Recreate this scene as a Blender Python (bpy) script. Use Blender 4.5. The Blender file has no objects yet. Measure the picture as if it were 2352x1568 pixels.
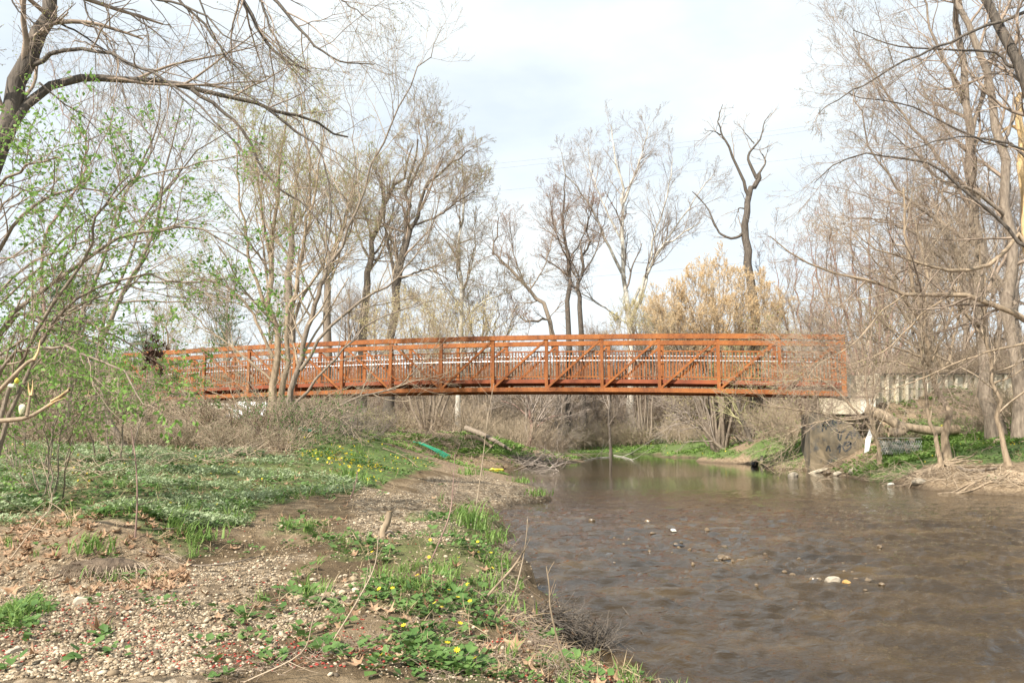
import bpy, math, numpy as np
from mathutils import Vector
R = math.radians
SC = bpy.context.scene
COL = SC.collection
rng = np.random.default_rng(11)

# ------------------------------------------------------------------ camera, world, sun, exposure
EYE, PITCH, F = 1.5, 0.1146, 1855.0          # F in units of a 2352 px wide picture
cam = bpy.data.cameras.new('camera')
cam.sensor_width = 36; cam.lens = 36*F/2352
cam.clip_start = .05; cam.clip_end = 3000
camo = bpy.data.objects.new('camera', cam); COL.objects.link(camo)
camo.location = (0, 0, EYE); camo.rotation_euler = (R(90)+PITCH, 0, 0)
SC.camera = camo
SUN_EL, SUN_AZ = R(43), R(-142)               # azimuth clockwise from +Y: behind the camera, to the left
sun = bpy.data.lights.new('sun', 'SUN'); sun.energy = 5.0; sun.angle = R(.9); sun.color = (1, .93, .82)
suno = bpy.data.objects.new('sun', sun); COL.objects.link(suno)
sd = Vector((math.sin(SUN_AZ)*math.cos(SUN_EL), math.cos(SUN_AZ)*math.cos(SUN_EL), math.sin(SUN_EL)))
suno.rotation_euler = sd.to_track_quat('Z', 'Y').to_euler()
W = bpy.data.worlds.new('World'); SC.world = W; W.use_nodes = True
nt = W.node_tree; nt.nodes.clear()
N = nt.nodes.new; LK = nt.links.new
sky = N('ShaderNodeTexSky'); sky.sky_type = 'NISHITA'; sky.sun_disc = False
sky.sun_elevation = SUN_EL; sky.sun_rotation = SUN_AZ
sky.air_density = 1.0; sky.dust_density = 1.2; sky.ozone_density = 1.5
tc = N('ShaderNodeTexCoord'); mp = N('ShaderNodeMapping'); mp.inputs['Scale'].default_value = (1.5, 1.0, 3.6)
mp.inputs['Rotation'].default_value = (0, R(18), R(25))
nz = N('ShaderNodeTexNoise'); nz.inputs['Scale'].default_value = 1.7; nz.inputs['Detail'].default_value = 6; nz.inputs['Roughness'].default_value = .52
rp = N('ShaderNodeValToRGB'); rp.color_ramp.elements[0].position = .40; rp.color_ramp.elements[1].position = .62
rp.color_ramp.elements[0].color = (.72, .72, .72, 1)
mx = N('ShaderNodeMixRGB'); mx.inputs['Color2'].default_value = (5.6, 6.05, 6.25, 1)
bg = N('ShaderNodeBackground'); bg.inputs['Strength'].default_value = .1; wo = N('ShaderNodeOutputWorld')
LK(tc.outputs['Generated'], mp.inputs[0]); LK(mp.outputs[0], nz.inputs[0]); LK(nz.outputs['Fac'], rp.inputs[0])
LK(rp.outputs[0], mx.inputs['Fac']); LK(sky.outputs[0], mx.inputs['Color1']); LK(mx.outputs[0], bg.inputs[0]); LK(bg.outputs[0], wo.inputs[0])
SC.view_settings.view_transform = 'Standard'; SC.view_settings.look = 'None'
SC.view_settings.exposure = .9; SC.view_settings.gamma = 1; SC.view_settings.use_curve_mapping = False
SC.cycles.max_bounces = 5; SC.cycles.transparent_max_bounces = 4

# ------------------------------------------------------------------ pixel <-> place
cp, sp = math.cos(PITCH), math.sin(PITCH)
def ray(px, py):
    u = (px-1176)/F; v = (784-py)/F
    return np.array([u, cp - v*sp, sp + v*cp])
def P(px, py, Y):                              # the point of that sight line at distance Y
    d = ray(px, py); t = Y/d[1]
    return np.array([d[0]*t, Y, EYE + d[2]*t])
def G(px, py, z=0.0):                          # the point of that sight line at height z
    d = ray(px, py); t = (z-EYE)/d[2]
    return np.array([d[0]*t, d[1]*t, z])
def toimg(x, y, z):
    d = y*cp + (z-EYE)*sp; v = -y*sp + (z-EYE)*cp
    d = np.maximum(d, .05)
    return 1176 + F*x/d, 784 - F*v/d

# ------------------------------------------------------------------ materials
MATS = {}
def newmat(name):
    m = bpy.data.materials.new(name); m.use_nodes = True
    b = m.node_tree.nodes['Principled BSDF']
    MATS[name] = m
    return m, m.node_tree, b
def ramp(t, fac, stops):
    r = t.nodes.new('ShaderNodeValToRGB'); e = r.color_ramp.elements
    while len(e) > 1: e.remove(e[-1])
    e[0].position = stops[0][0]; e[0].color = (*stops[0][1], 1)
    for p, c in stops[1:]:
        q = e.new(p); q.color = (*c, 1)
    t.links.new(fac, r.inputs[0]); return r.outputs[0]
def noise(t, scale, detail=4, vec=None, rough=.55, stretch=None):
    n = t.nodes.new('ShaderNodeTexNoise'); n.inputs['Scale'].default_value = scale
    n.inputs['Detail'].default_value = detail; n.inputs['Roughness'].default_value = rough
    if vec is None:
        c = t.nodes.new('ShaderNodeNewGeometry'); vec = c.outputs['Position']
    if stretch:
        m = t.nodes.new('ShaderNodeMapping'); m.inputs['Scale'].default_value = stretch
        t.links.new(vec, m.inputs[0]); vec = m.outputs[0]
    t.links.new(vec, n.inputs['Vector']); return n.outputs['Fac']
def bump(t, b, h, strength, dist=.02):
    n = t.nodes.new('ShaderNodeBump'); n.inputs['Strength'].default_value = strength; n.inputs['Distance'].default_value = dist
    t.links.new(h, n.inputs['Height']); t.links.new(n.outputs[0], b.inputs['Normal'])
def simple(name, c0, c1, scale=6, rough=.8, bs=.3, bd=.01, stretch=None, per_obj=False, metal=0, spec=.3, mid=None):
    m, t, b = newmat(name)
    f = noise(t, scale, 5, stretch=stretch)
    if per_obj:
        oi = t.nodes.new('ShaderNodeObjectInfo'); a = t.nodes.new('ShaderNodeMath'); a.operation = 'MULTIPLY_ADD'
        a.inputs[1].default_value = .35; t.links.new(f, a.inputs[0])
        a2 = t.nodes.new('ShaderNodeMath'); a2.operation = 'MULTIPLY'; a2.inputs[1].default_value = .65
        t.links.new(oi.outputs['Random'], a2.inputs[0]); t.links.new(a2.outputs[0], a.inputs[2]); f2 = a.outputs[0]
    else: f2 = f
    st = [(.3, c0), (.7, c1)] if mid is None else [(.2, c0), (.5, mid), (.8, c1)]
    t.links.new(ramp(t, f2, st), b.inputs['Base Color'])
    b.inputs['Roughness'].default_value = rough; b.inputs['Metallic'].default_value = metal
    b.inputs['Specular IOR Level'].default_value = spec
    if bs: bump(t, b, noise(t, scale*3, 4, stretch=stretch), bs, bd)
    return m
def leafmat(name, c0, c1, trans=.35):
    m, t, b = newmat(name)
    f = noise(t, 9, 2)
    c = ramp(t, f, [(.3, c0), (.7, c1)])
    t.links.new(c, b.inputs['Base Color']); b.inputs['Roughness'].default_value = .55; b.inputs['Specular IOR Level'].default_value = .3
    tr = t.nodes.new('ShaderNodeBsdfTranslucent'); t.links.new(c, tr.inputs[0])
    mxs = t.nodes.new('ShaderNodeMixShader'); mxs.inputs[0].default_value = trans
    t.links.new(b.outputs[0], mxs.inputs[1]); t.links.new(tr.outputs[0], mxs.inputs[2])
    t.links.new(mxs.outputs[0], t.nodes['Material Output'].inputs['Surface'])
    return m
bark_grey = simple('bark_grey', (.13, .10, .075), (.30, .245, .19), 5, stretch=(3, 3, .6), bs=.6, bd=.03)
bark_dark = simple('bark_dark', (.055, .045, .037), (.15, .125, .10), 5, stretch=(3, 3, .6), bs=.6, bd=.03)
bark_tan = simple('bark_tan', (.20, .15, .10), (.40, .31, .215), 5, stretch=(3, 3, .8), bs=.4, bd=.02)
bark_pale = simple('bark_pale', (.30, .27, .22), (.62, .59, .52), 1.3, stretch=(1, 1, .7), bs=.2)
bark_red = simple('bark_red', (.17, .105, .085), (.34, .23, .19), 5, stretch=(3, 3, .8), bs=.3)
twig_tan = simple('twig_tan', (.26, .20, .14), (.46, .37, .27), 4, bs=0)
twig_grey = simple('twig_grey', (.22, .18, .15), (.38, .32, .27), 4, bs=0)
twig_brown = simple('twig_brown', (.18, .135, .10), (.36, .28, .215), 4, bs=0)
twig_green = simple('twig_green', (.19, .18, .09), (.36, .33, .18), 4, bs=0)
split_wood = simple('split_wood', (.45, .29, .13), (.68, .50, .28), 20, stretch=(1, 1, .1), bs=.5)
leaf_green = leafmat('leaf_green', (.12, .25, .04), (.28, .44, .11), .45)
leaf_lime = leafmat('leaf_lime', (.26, .34, .06), (.46, .50, .13), .4)
leaf_olive = leafmat('leaf_olive', (.22, .25, .07), (.38, .38, .14), .4)
leaf_gold = leafmat('leaf_gold', (.80, .58, .31), (.92, .76, .50), .5)
leaf_cream = leafmat('leaf_cream', (.52, .47, .22), (.70, .62, .34), .4)
leaf_pink = leafmat('leaf_pink', (.40, .17, .14), (.55, .27, .22), .3)
leaf_conifer = leafmat('leaf_conifer', (.035, .09, .03), (.08, .17, .05), .2)
leaf_silver = leafmat('leaf_silver', (.15, .22, .08), (.40, .46, .29), .3)
leaf_ground = leafmat('leaf_ground', (.06, .13, .03), (.15, .25, .07), .3)
grass_mat = leafmat('grass_mat', (.11, .21, .04), (.25, .36, .10), .35)
petal = leafmat('petal', (.85, .62, .02), (.95, .75, .05), .3)
straw = leafmat('straw', (.24, .17, .10), (.46, .36, .22), .2)
dry_leaf = leafmat('dry_leaf', (.22, .12, .065), (.47, .32, .20), .15)
red_bud = leafmat('red_bud', (.26, .03, .02), (.40, .07, .05), .1)
pebble_mat = simple('pebble_mat', (.09, .07, .05), (.50, .42, .31), 20, per_obj=True, rough=.75, bs=.15, mid=(.27, .20, .125))
stone_mat = simple('stone_mat', (.22, .19, .15), (.46, .40, .31), 7, rough=.85, bs=.5)
stone_wet = simple('stone_wet', (.07, .05, .03), (.20, .14, .08), 8, rough=.35, bs=.4, spec=.6)
concrete = simple('concrete', (.40, .34, .25), (.62, .54, .41), 2.2, rough=.9, bs=.3)
concrete_pale = simple('concrete_pale', (.52, .50, .43), (.72, .69, .60), 2.2, rough=.9, bs=.2)
wall_beige = simple('wall_beige', (.50, .44, .33), (.68, .61, .48), 2.2, rough=.9, bs=.25)
white_sheet = simple('white_sheet', (.74, .76, .78), (.88, .88, .88), 2, rough=.8, bs=.3)
galv = simple('galv', (.62, .64, .66), (.74, .76, .78), 3, rough=.3, bs=0, metal=.55, spec=.6)
wire_mat = simple('wire_mat', (.30, .33, .38), (.36, .40, .46), 3, rough=.5, bs=0)
yellow_pl = simple('yellow_pl', (.72, .62, .05), (.82, .72, .10), 3, rough=.4, bs=0, spec=.5)
green_pl = simple('green_pl', (.02, .20, .11), (.04, .30, .17), 3, rough=.6, bs=0)
black_pl = simple('black_pl', (.012, .014, .018), (.03, .034, .04), 6, rough=.35, bs=.4, spec=.5)
wood_deck = simple('wood_deck', (.11, .105, .085), (.25, .235, .19), 6, stretch=(1, 1, 1), rough=.85, bs=.4, per_obj=True)

m, t, b = newmat('weathering_steel')
f1 = noise(t, 1.3, 6, stretch=(1, 1, .45), rough=.65); f2 = noise(t, 16, 4)
mm = t.nodes.new('ShaderNodeMath'); mm.operation = 'MULTIPLY_ADD'; mm.inputs[1].default_value = .35
ma = t.nodes.new('ShaderNodeMath'); ma.operation = 'MULTIPLY'; ma.inputs[1].default_value = .65
t.links.new(f1, ma.inputs[0]); t.links.new(f2, mm.inputs[0]); t.links.new(ma.outputs[0], mm.inputs[2])
t.links.new(ramp(t, mm.outputs[0], [(.33, (.09, .030, .013)), (.46, (.23, .074, .020)), (.62, (.36, .128, .032))]), b.inputs['Base Color'])
b.inputs['Roughness'].default_value = .72; b.inputs['Specular IOR Level'].default_value = .35
bump(t, b, f2, .15, .004); steel = m
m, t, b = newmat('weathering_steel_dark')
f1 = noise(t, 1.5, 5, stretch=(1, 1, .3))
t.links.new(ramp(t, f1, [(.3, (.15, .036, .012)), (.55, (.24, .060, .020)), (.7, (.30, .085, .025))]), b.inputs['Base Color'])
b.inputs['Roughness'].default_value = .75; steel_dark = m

# painted wall with black tags
m, t, b = newmat('tagged_concrete')
geo = t.nodes.new('ShaderNodeNewGeometry')
f1 = noise(t, 1.1, 6, stretch=(1, 1, .25)); base = ramp(t, f1, [(.3, (.05, .05, .045)), (.46, (.16, .13, .088)), (.7, (.26, .205, .13))])
f2 = noise(t, 1.8, 7, rough=.7); dark = t.nodes.new('ShaderNodeValToRGB'); dark.color_ramp.elements[0].position = .50; dark.color_ramp.elements[1].position = .66
t.links.new(f2, dark.inputs[0])
mxc = t.nodes.new('ShaderNodeMixRGB'); t.links.new(dark.outputs[0], mxc.inputs[0]); t.links.new(base, mxc.inputs[1]); mxc.inputs[2].default_value = (.06, .065, .068, 1)
t.links.new(mxc.outputs[0], b.inputs['Base Color']); b.inputs['Roughness'].default_value = .9; bump(t, b, noise(t, 8), .3)
tagged = m

# ------------------------------------------------------------------ mesh helpers
def mesh_from(name, V, Q=None, T=None, mat=None, smooth=True):
    V = np.asarray(V, np.float32); me = bpy.data.meshes.new(name)
    parts = []; tot = []
    if Q is not None and len(Q): Q = np.asarray(Q, np.int32).reshape(-1, 4); parts.append(Q.ravel()); tot += [np.full(len(Q), 4, np.int32)]
    if T is not None and len(T): T = np.asarray(T, np.int32).reshape(-1, 3); parts.append(T.ravel()); tot += [np.full(len(T), 3, np.int32)]
    li = np.concatenate(parts); tt = np.concatenate(tot); ls = np.concatenate([[0], np.cumsum(tt)[:-1]]).astype(np.int32)
    me.vertices.add(len(V)); me.vertices.foreach_set('co', V.ravel())
    me.loops.add(len(li)); me.loops.foreach_set('vertex_index', li)
    me.polygons.add(len(tt)); me.polygons.foreach_set('loop_start', ls); me.polygons.foreach_set('loop_total', tt)
    me.polygons.foreach_set('use_smooth', np.full(len(tt), bool(smooth)))
    me.update(calc_edges=True)
    if mat: me.materials.append(mat)
    return me
def link(name, me, parent=None, loc=(0, 0, 0)):
    o = bpy.data.objects.new(name, me); COL.objects.link(o); o.location = loc
    if parent: o.parent = parent
    return o
def tag(o, label=None, cat=None, group=None, kind=None):
    if label: o['label'] = label
    if cat: o['category'] = cat
    if group: o['group'] = group
    if kind: o['kind'] = kind
    return o
def empty(name, loc, label, cat, group=None):
    o = bpy.data.objects.new(name, None); COL.objects.link(o); o.location = loc; o.empty_display_size = .3
    return tag(o, label, cat, group)
class MB:                                      # world-space collector
    def __init__(s): s.V = []; s.Q = []; s.T = []; s.n = 0
    def add(s, V, Q=None, T=None):
        V = np.asarray(V, float)
        if Q is not None and len(Q): s.Q.append(np.asarray(Q)+s.n)
        if T is not None and len(T): s.T.append(np.asarray(T)+s.n)
        s.V.append(V); s.n += len(V); return s
    def beam(s, a, b, w, h, up=(0, 0, 1)):     # w sideways, h along up
        a = np.array(a, float); b = np.array(b, float); d = (b-a)/np.linalg.norm(b-a); up = np.array(up, float)
        si = np.cross(d, up); si /= np.linalg.norm(si); u = np.cross(si, d)
        V = [p + x*si*w/2 + y*u*h/2 for p in (a, b) for x, y in ((-1, -1), (1, -1), (1, 1), (-1, 1))]
        return s.add(V, [(3, 2, 1, 0), (4, 5, 6, 7), (0, 1, 5, 4), (1, 2, 6, 5), (2, 3, 7, 6), (3, 0, 4, 7)])
    def sweep(s, pts, w, h, side):             # a bar through pts, upright section
        pts = np.array(pts, float); side = np.array(side, float); up = np.array((0, 0, 1.))
        n = len(pts); V = []; Q = []
        for p in pts: V += [p + x*side*w/2 + y*up*h/2 for x, y in ((-1, -1), (1, -1), (1, 1), (-1, 1))]
        for i in range(n-1):
            for k in range(4): Q.append((4*i+k, 4*i+(k+1) % 4, 4*i+4+(k+1) % 4, 4*i+4+k))
        Q += [(3, 2, 1, 0), (4*n-4, 4*n-3, 4*n-2, 4*n-1)]
        return s.add(V, Q)
    def prism(s, poly, ext):                   # flat polygon (world points) pushed by the vector ext
        poly = np.array(poly, float); n = len(poly); V = np.concatenate([poly, poly+np.array(ext)])
        Q = [(i, (i+1) % n, n+(i+1) % n, n+i) for i in range(n)]
        T = [(0, i+1, i) for i in range(1, n-1)] + [(n, n+i, n+i+1) for i in range(1, n-1)]
        return s.add(V, Q, T)
    def tubes(s, Pp, Rr, k=4):
        V, Q = tube(Pp, Rr, k); return s.add(V, Q)
    def path(s, pts, r0, r1, k=6, n=None):
        q = cat_rom(pts, n or max(4, len(pts)*2)); return s.tubes(q[None], np.linspace(r0, r1, len(q))[None], k)
    def done(s, name, mat, parent=None, loc=None, smooth=False):
        V = np.concatenate(s.V); off = np.array(parent.location if parent else (loc if loc is not None else (0, 0, 0)))
        me = mesh_from(name, V-off, np.concatenate(s.Q) if s.Q else None, np.concatenate(s.T) if s.T else None, mat, smooth)
        return link(name, me, parent, (0, 0, 0) if parent else off)
def norm(v): return v/np.maximum(np.linalg.norm(v, axis=-1, keepdims=True), 1e-9)
def tube(Pp, Rr, k):
    M, n, _ = Pp.shape
    tg = norm(np.gradient(Pp, axis=1)); mean = norm(tg.mean(1))
    ref = np.where(np.abs(mean[:, 2:3]) > .8, np.array([[1., 0, 0]]), np.array([[0., 0, 1.]]))[:, None, :]
    u = norm(np.cross(tg, np.broadcast_to(ref, tg.shape))); v = np.cross(tg, u)
    a = np.arange(k)*2*math.pi/k
    V = Pp[:, :, None, :] + Rr[:, :, None, None]*(np.cos(a)[:, None]*u[:, :, None, :] + np.sin(a)[:, None]*v[:, :, None, :])
    idx = np.arange(M*n*k).reshape(M, n, k)
    A = idx[:, :-1, :]; B = np.roll(A, -1, 2); D = idx[:, 1:, :]; C_ = np.roll(D, -1, 2)
    return V.reshape(-1, 3), np.stack([A, B, C_, D], -1).reshape(-1, 4)
def cat_rom(pts, n):
    p = np.array(pts, float); p = np.vstack([2*p[0]-p[1], p, 2*p[-1]-p[-2]]); m = len(p)-3
    ts = np.linspace(0, m-1e-6, n); i = ts.astype(int); f = (ts-i)[:, None]
    a, b, c, d = p[i], p[i+1], p[i+2], p[i+3]
    return .5*((2*b)+(c-a)*f+(2*a-5*b+4*c-d)*f**2+(3*b-a-3*c+d)*f**3)
def spawn(Pp, Rr, rg, per, t0, t1, ang, length, rr, n, wig, up, rmin=.004, taper=.35, rel=True, lvar=.35):
    M, N_, _ = Pp.shape
    L = np.linalg.norm(np.diff(Pp, axis=1), axis=2).sum(1)
    par = np.repeat(np.arange(M), per); K = len(par)
    st = (np.tile(np.arange(per), M)+rg.random(K))/per
    tt = (t0+(t1-t0)*st)*(N_-1); i = np.minimum(tt.astype(int), N_-2); f = (tt-i)[:, None]
    pos = Pp[par, i]*(1-f)+Pp[par, i+1]*f; d = norm(Pp[par, i+1]-Pp[par, i])
    rp_ = Rr[par, i]*(1-f[:, 0])+Rr[par, i+1]*f[:, 0]
    v = rg.normal(size=(K, 3)); v -= (v*d).sum(1, keepdims=True)*d; v = norm(v)
    a = (ang*(1+.35*rg.normal(size=K)))[:, None]
    dr = norm(d*np.cos(a)+v*np.sin(a))
    ln = (L[par]*length if rel else np.full(K, length))*(1.15-.6*st)*(1+lvar*(2*rg.random(K)-1))
    out = np.zeros((K, n, 3)); out[:, 0] = pos
    for j in range(1, n):
        dr = norm(dr+wig*rg.normal(size=(K, 3))+np.array([0, 0, up])); out[:, j] = out[:, j-1]+dr*(ln/(n-1))[:, None]
    r0 = np.maximum(np.minimum(rp_*rr, ln*.03+.002), rmin)
    Ro = np.maximum(r0[:, None]*np.linspace(1, taper, n)[None], rmin*.7)
    return out, Ro
def leaf_quads(C, size, rg, elong=1.8, hang=0, jitter=.5):
    K = len(C); d = norm(rg.normal(size=(K, 3))+np.array([0, 0, -hang])); w = rg.normal(size=(K, 3)); w -= (w*d).sum(1, keepdims=True)*d; w = norm(w)
    s = (size*(1-jitter*rg.random(K)))[:, None]
    V = np.stack([C, C+d*s*.5+w*s*.5/elong, C+d*s, C+d*s*.5-w*s*.5/elong], 1).reshape(-1, 3)
    return V, np.arange(4*K).reshape(-1, 4)
def along(Pp, k, rg, t0=0.2):                  # k random places on each branch
    M, n, _ = Pp.shape; par = np.repeat(np.arange(M), k); t_ = (t0+(1-t0)*rg.random(len(par)))*(n-1.001); i = t_.astype(int); f = (t_-i)[:, None]
    return Pp[par, i]*(1-f)+Pp[par, i+1]*f

# ------------------------------------------------------------------ terrain
def T(px, py, Y): p = P(px, py, Y); return (p[0], p[1], p[2])
ctl = []
wl = [(1300,1568),(1335,1495),(1260,1445),(1165,1400),(1150,1330),(1145,1270),(1140,1215),(1130,1185),(1060,1176),(1170,1166),(1268,1146),(1215,1112),(1180,1092),(1130,1084),(1060,1086),
      (1160,1076),(1210,1072),(1290,1064),(1265,1052),(1430,1047),(1540,1050),(1650,1053),(1740,1066),(1860,1080),(1950,1096),(2060,1112),(2150,1126),(2352,1139)]
for x, y in wl: ctl.append(tuple(G(x, y, 0)))
for a in [(0,1568,3.9),(400,1568,3.9),(800,1568,3.85),(1100,1568,3.9),(1180,1568,4.05),(300,1440,4.8),(650,1440,5.0),(520,1420,5.1),(850,1440,4.8),(1050,1440,5.0),(1110,1440,5.3),
          (100,1330,5.9),(250,1345,5.8),(215,1300,6.0),(500,1330,6.3),(750,1340,6.0),(950,1330,6.1),(1090,1320,6.6),(650,1250,8.2),(1000,1280,7.4),(1110,1270,7.9),(900,1220,9.6),(1040,1210,10.2),
          (0,1200,8.6),(250,1200,9.2),(450,1200,9.6),(750,1170,11.5),(930,1160,13.6),(1050,1190,12.8),(500,1130,12.5),(300,1100,13.6),(600,1080,15.3),(720,1062,17),(100,1060,15.5),(400,1035,19.5),(0,1010,21),(650,1010,23),
          (840,1105,15.8),(880,1060,21),(820,1000,28),(960,1085,19.8),(960,1110,17.8),(1000,1120,19.2),(1100,1104,21.6),(1130,1125,19.4),(1200,1130,18.6),(1020,1145,16.4),
          (400,985,28),(0,960,32),(300,948,40),(1000,1040,33),(950,1000,42),(1100,1000,46),(1150,1040,39),(1200,1030,50),(1050,1078,32.4),(870,985,44),(700,980,42),
          (1300,1030,70),(1430,1020,76),(1550,1010,76),(1650,1020,63),(1700,1030,52),(1750,1000,50),(1830,985,42),(1800,1050,40.5),
          (2000,1072,30),(2060,1065,29.5),(2160,1070,25),(2320,1089,22),(2200,1030,30),(2284,1005,31),(2100,1000,34),(2080,960,35),(2020,930,35.4),(2200,900,37),(2352,950,36),(2352,1040,26)]:
    ctl.append(T(*a))
ctl += [(2.6,5.4,-.25),(3.2,6,-.3),(5,10,-.35),(7,15,-.4),(7,22,-.5),(6,30,-.5),(7,40,-.5),(8,50,-.5),(13,8,-.4),(10,2,-.4),(2.6,3,-.3),(1.4,11,-.2),(2.6,18,-.25),(10,60,-.2),(9,35,-.5),
        (17,14,0),(20,8,0),(22,-2,0),(22,22,1.5),(28,18,1.9),(30,5,1.6),(30,40,3.4),(42,60,3.4),(70,100,4),(45,25,3),
        (-60,60,2.8),(0,95,1.6),(30,95,1.8),(-30,95,2.4),(110,120,4),(0,200,2.5),(200,260,4),(-200,260,4),(-20,10,1.5),(-10,4,.85),(-5,1,.4),(-25,25,1.9),(-40,40,2.8),(0,0,.36),(0,-4,.4),(1.6,-1,-.1),(-6,-4,.6),(0,500,4),(300,500,5),(-300,500,5)]
for x, y, z in [(1120,1088,-.12),(1165,1086,-.18),(1095,1087,-.10),(1195,1082,-.25),(1230,1090,-.3),(1110,1178,-.06),(1320,1148,-.16),(1300,1168,-.22),(1225,1178,-.16),(1270,1120,-.2)]: ctl.append(tuple(G(x, y, z)))
ctl = np.array(ctl); cc = .7
Dm = np.sqrt(((ctl[:, None, :2]-ctl[None, :, :2])**2).sum(-1)+cc*cc)
wts = np.linalg.solve(Dm+np.eye(len(ctl))*1e-3, ctl[:, 2]-1.0)
def vnoise(x, y, s, seed=0):
    x = x*s+seed*17.13; y = y*s+seed*9.71; xi = np.floor(x).astype(np.int64); yi = np.floor(y).astype(np.int64); fx = x-xi; fy = y-yi
    fx = fx*fx*(3-2*fx); fy = fy*fy*(3-2*fy)
    def h(a, b_):
        n = (a*374761393+b_*668265263+seed*1442695041) & 0x7fffffff; n = ((n ^ (n >> 13))*1274126177) & 0x7fffffff
        return ((n ^ (n >> 16)) & 0xffff)/65535.
    return (h(xi, yi)*(1-fx)+h(xi+1, yi)*fx)*(1-fy)+(h(xi, yi+1)*(1-fx)+h(xi+1, yi+1)*fx)*fy-.5
def smooth01(a, b_, v): q = np.clip((v-a)/(b_-a), 0, 1); return q*q*(3-2*q)
def ground(x, y):
    x = np.atleast_1d(np.asarray(x, float)); y = np.atleast_1d(np.asarray(y, float)); z = np.full(x.shape, 1.0); fx = x.ravel(); fy = y.ravel(); out = np.zeros(len(fx))
    for i in range(0, len(fx), 40000):
        d = np.sqrt((fx[i:i+40000, None]-ctl[None, :, 0])**2+(fy[i:i+40000, None]-ctl[None, :, 1])**2+cc*cc); out[i:i+40000] = d@wts
    z = z+out.reshape(x.shape)
    land = smooth01(-.02, .12, z)
    z = z+(vnoise(x, y, 1.3, 1)*.09+vnoise(x, y, 3.3, 2)*.05)*(.35+.65*land)+vnoise(x, y, 9, 3)*.022+vnoise(x, y, 24, 4)*.011
    z = z+smooth01(0, .05, z)*.19*smooth01(22, 12, y)*smooth01(16, 12, x) + smooth01(0, .06, z)*.12*smooth01(6, 10, x)
    return np.clip(z, -.7, 6)
def gz(x, y): return float(ground(x, y)[0])
NX, NY = 440, 700
sx = np.linspace(-1, 1, NX); jj = np.linspace(0, 1, NY)
Yr = 3.0*np.exp(jj*math.log(700/3.0))-5.0
XX = sx[None, :]*(Yr[:, None]+7.5)*1.05; YY = np.repeat(Yr[:, None], NX, 1)
ZZ = ground(XX, YY)
def inpoly(px, py, poly):
    r = np.zeros(px.shape, bool); n = len(poly)
    for i in range(n):
        x0, y0 = poly[i]; x1, y1 = poly[(i+1) % n]
        if y0 == y1: continue
        c = ((y0 > py) != (y1 > py)) & (px < (x1-x0)*(py-y0)/(y1-y0)+x0); r ^= c
    return r
POLY = dict(
    silver=[[(-400,1020),(-400,1180),(0,1190),(150,1170),(300,1185),(420,1235),(480,1200),(600,1180),(700,1150),(840,1118),(820,1080),(650,1045),(300,1020)]],
    green=[[(620,985),(690,1050),(830,1112),(880,1112),(960,1088),(1010,1066),(940,1040),(860,1010),(850,985),(760,985)],[(1420,1042),(1500,1008),(1660,1005),(1700,1052)],[(1300,1040),(1430,1044),(1480,1000),(1340,1000)],
           [(1930,1092),(2050,1106),(2140,1062),(2352,1065),(2500,1000),(2352,960),(2050,970),(2030,1050)],[(1060,995),(1180,1005),(1210,1045),(1050,1045)],[(1700,1040),(1780,1000),(1850,1000),(1850,1075),(1760,1065)]],
    gravel=[[(-600,1330),(0,1310),(120,1260),(180,1340),(400,1300),(700,1285),(640,1340),(540,1370),(540,1430),(440,1500),(400,1800),(-600,1800)],[(560,1470),(700,1330),(880,1315),(905,1370),(780,1440),(600,1500)],
            [(820,1115),(940,1130),(1010,1160),(1120,1185),(1060,1235),(880,1260),(800,1220),(830,1180)],[(940,1112),(1100,1088),(1210,1110),(1268,1146),(1150,1168),(1000,1150)]],
    patch=[[(980,1180),(1130,1180),(1180,1300),(1150,1340),(1080,1330),(960,1290)],[(840,1350),(960,1330),(1120,1350),(1130,1420),(900,1400)],[(960,1440),(1100,1440),(1160,1568),(980,1568)],[(650,1350),(780,1370),(800,1410),(680,1420)],
           [(350,1180),(480,1210),(500,1260),(400,1260)],[(0,1390),(70,1390),(70,1460),(0,1460)],[(640,1200),(760,1205),(750,1230),(640,1230)],[(780,1240),(1000,1240),(980,1290),(780,1290)]])
def masks(x, y, z):
    px, py = toimg(x, y, z)
    j = 26*np.clip((py-1000)/300, .1, 1.3)
    qx = px+vnoise(x, y, 1.1, 5)*j*4+vnoise(x, y, 4, 6)*j*3; qy = py+vnoise(x, y, 1.1, 7)*j*2+vnoise(x, y, 4, 8)*j*1.2
    m = {k: np.any([inpoly(qx, qy, q) for q in v], axis=0) for k, v in POLY.items()}
    m['px'], m['py'] = px, py
    return m
MK = masks(XX, YY, ZZ)
idx = np.arange(NX*NY).reshape(NY, NX)
Q = np.stack([idx[:-1, :-1], idx[:-1, 1:], idx[1:, 1:], idx[1:, :-1]], -1).reshape(-1, 4)
m, t, b = newmat('ground_soil')
at = t.nodes.new('ShaderNodeAttribute'); at.attribute_name = 'cover'
sep = t.nodes.new('ShaderNodeSeparateColor'); t.links.new(at.outputs['Color'], sep.inputs[0])
soil = ramp(t, noise(t, 2.1, 8, rough=.65), [(.3, (.075, .052, .030)), (.5, (.155, .110, .063)), (.68, (.31, .235, .15))])
def voro(scale):
    v = t.nodes.new('ShaderNodeTexVoronoi'); v.inputs['Scale'].default_value = scale; g = t.nodes.new('ShaderNodeNewGeometry'); t.links.new(g.outputs['Position'], v.inputs['Vector']); return v
v1 = voro(26); s1 = t.nodes.new('ShaderNodeSeparateColor'); t.links.new(v1.outputs['Color'], s1.inputs[0])
grav = ramp(t, s1.outputs[0], [(.0, (.10, .08, .055)), (.35, (.19, .14, .09)), (.7, (.29, .22, .145)), (1, (.42, .35, .26))])
gre = ramp(t, noise(t, 7, 6, rough=.7), [(.35, (.10, .085, .05)), (.5, (.10, .15, .045)), (.66, (.17, .24, .07))])
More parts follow.
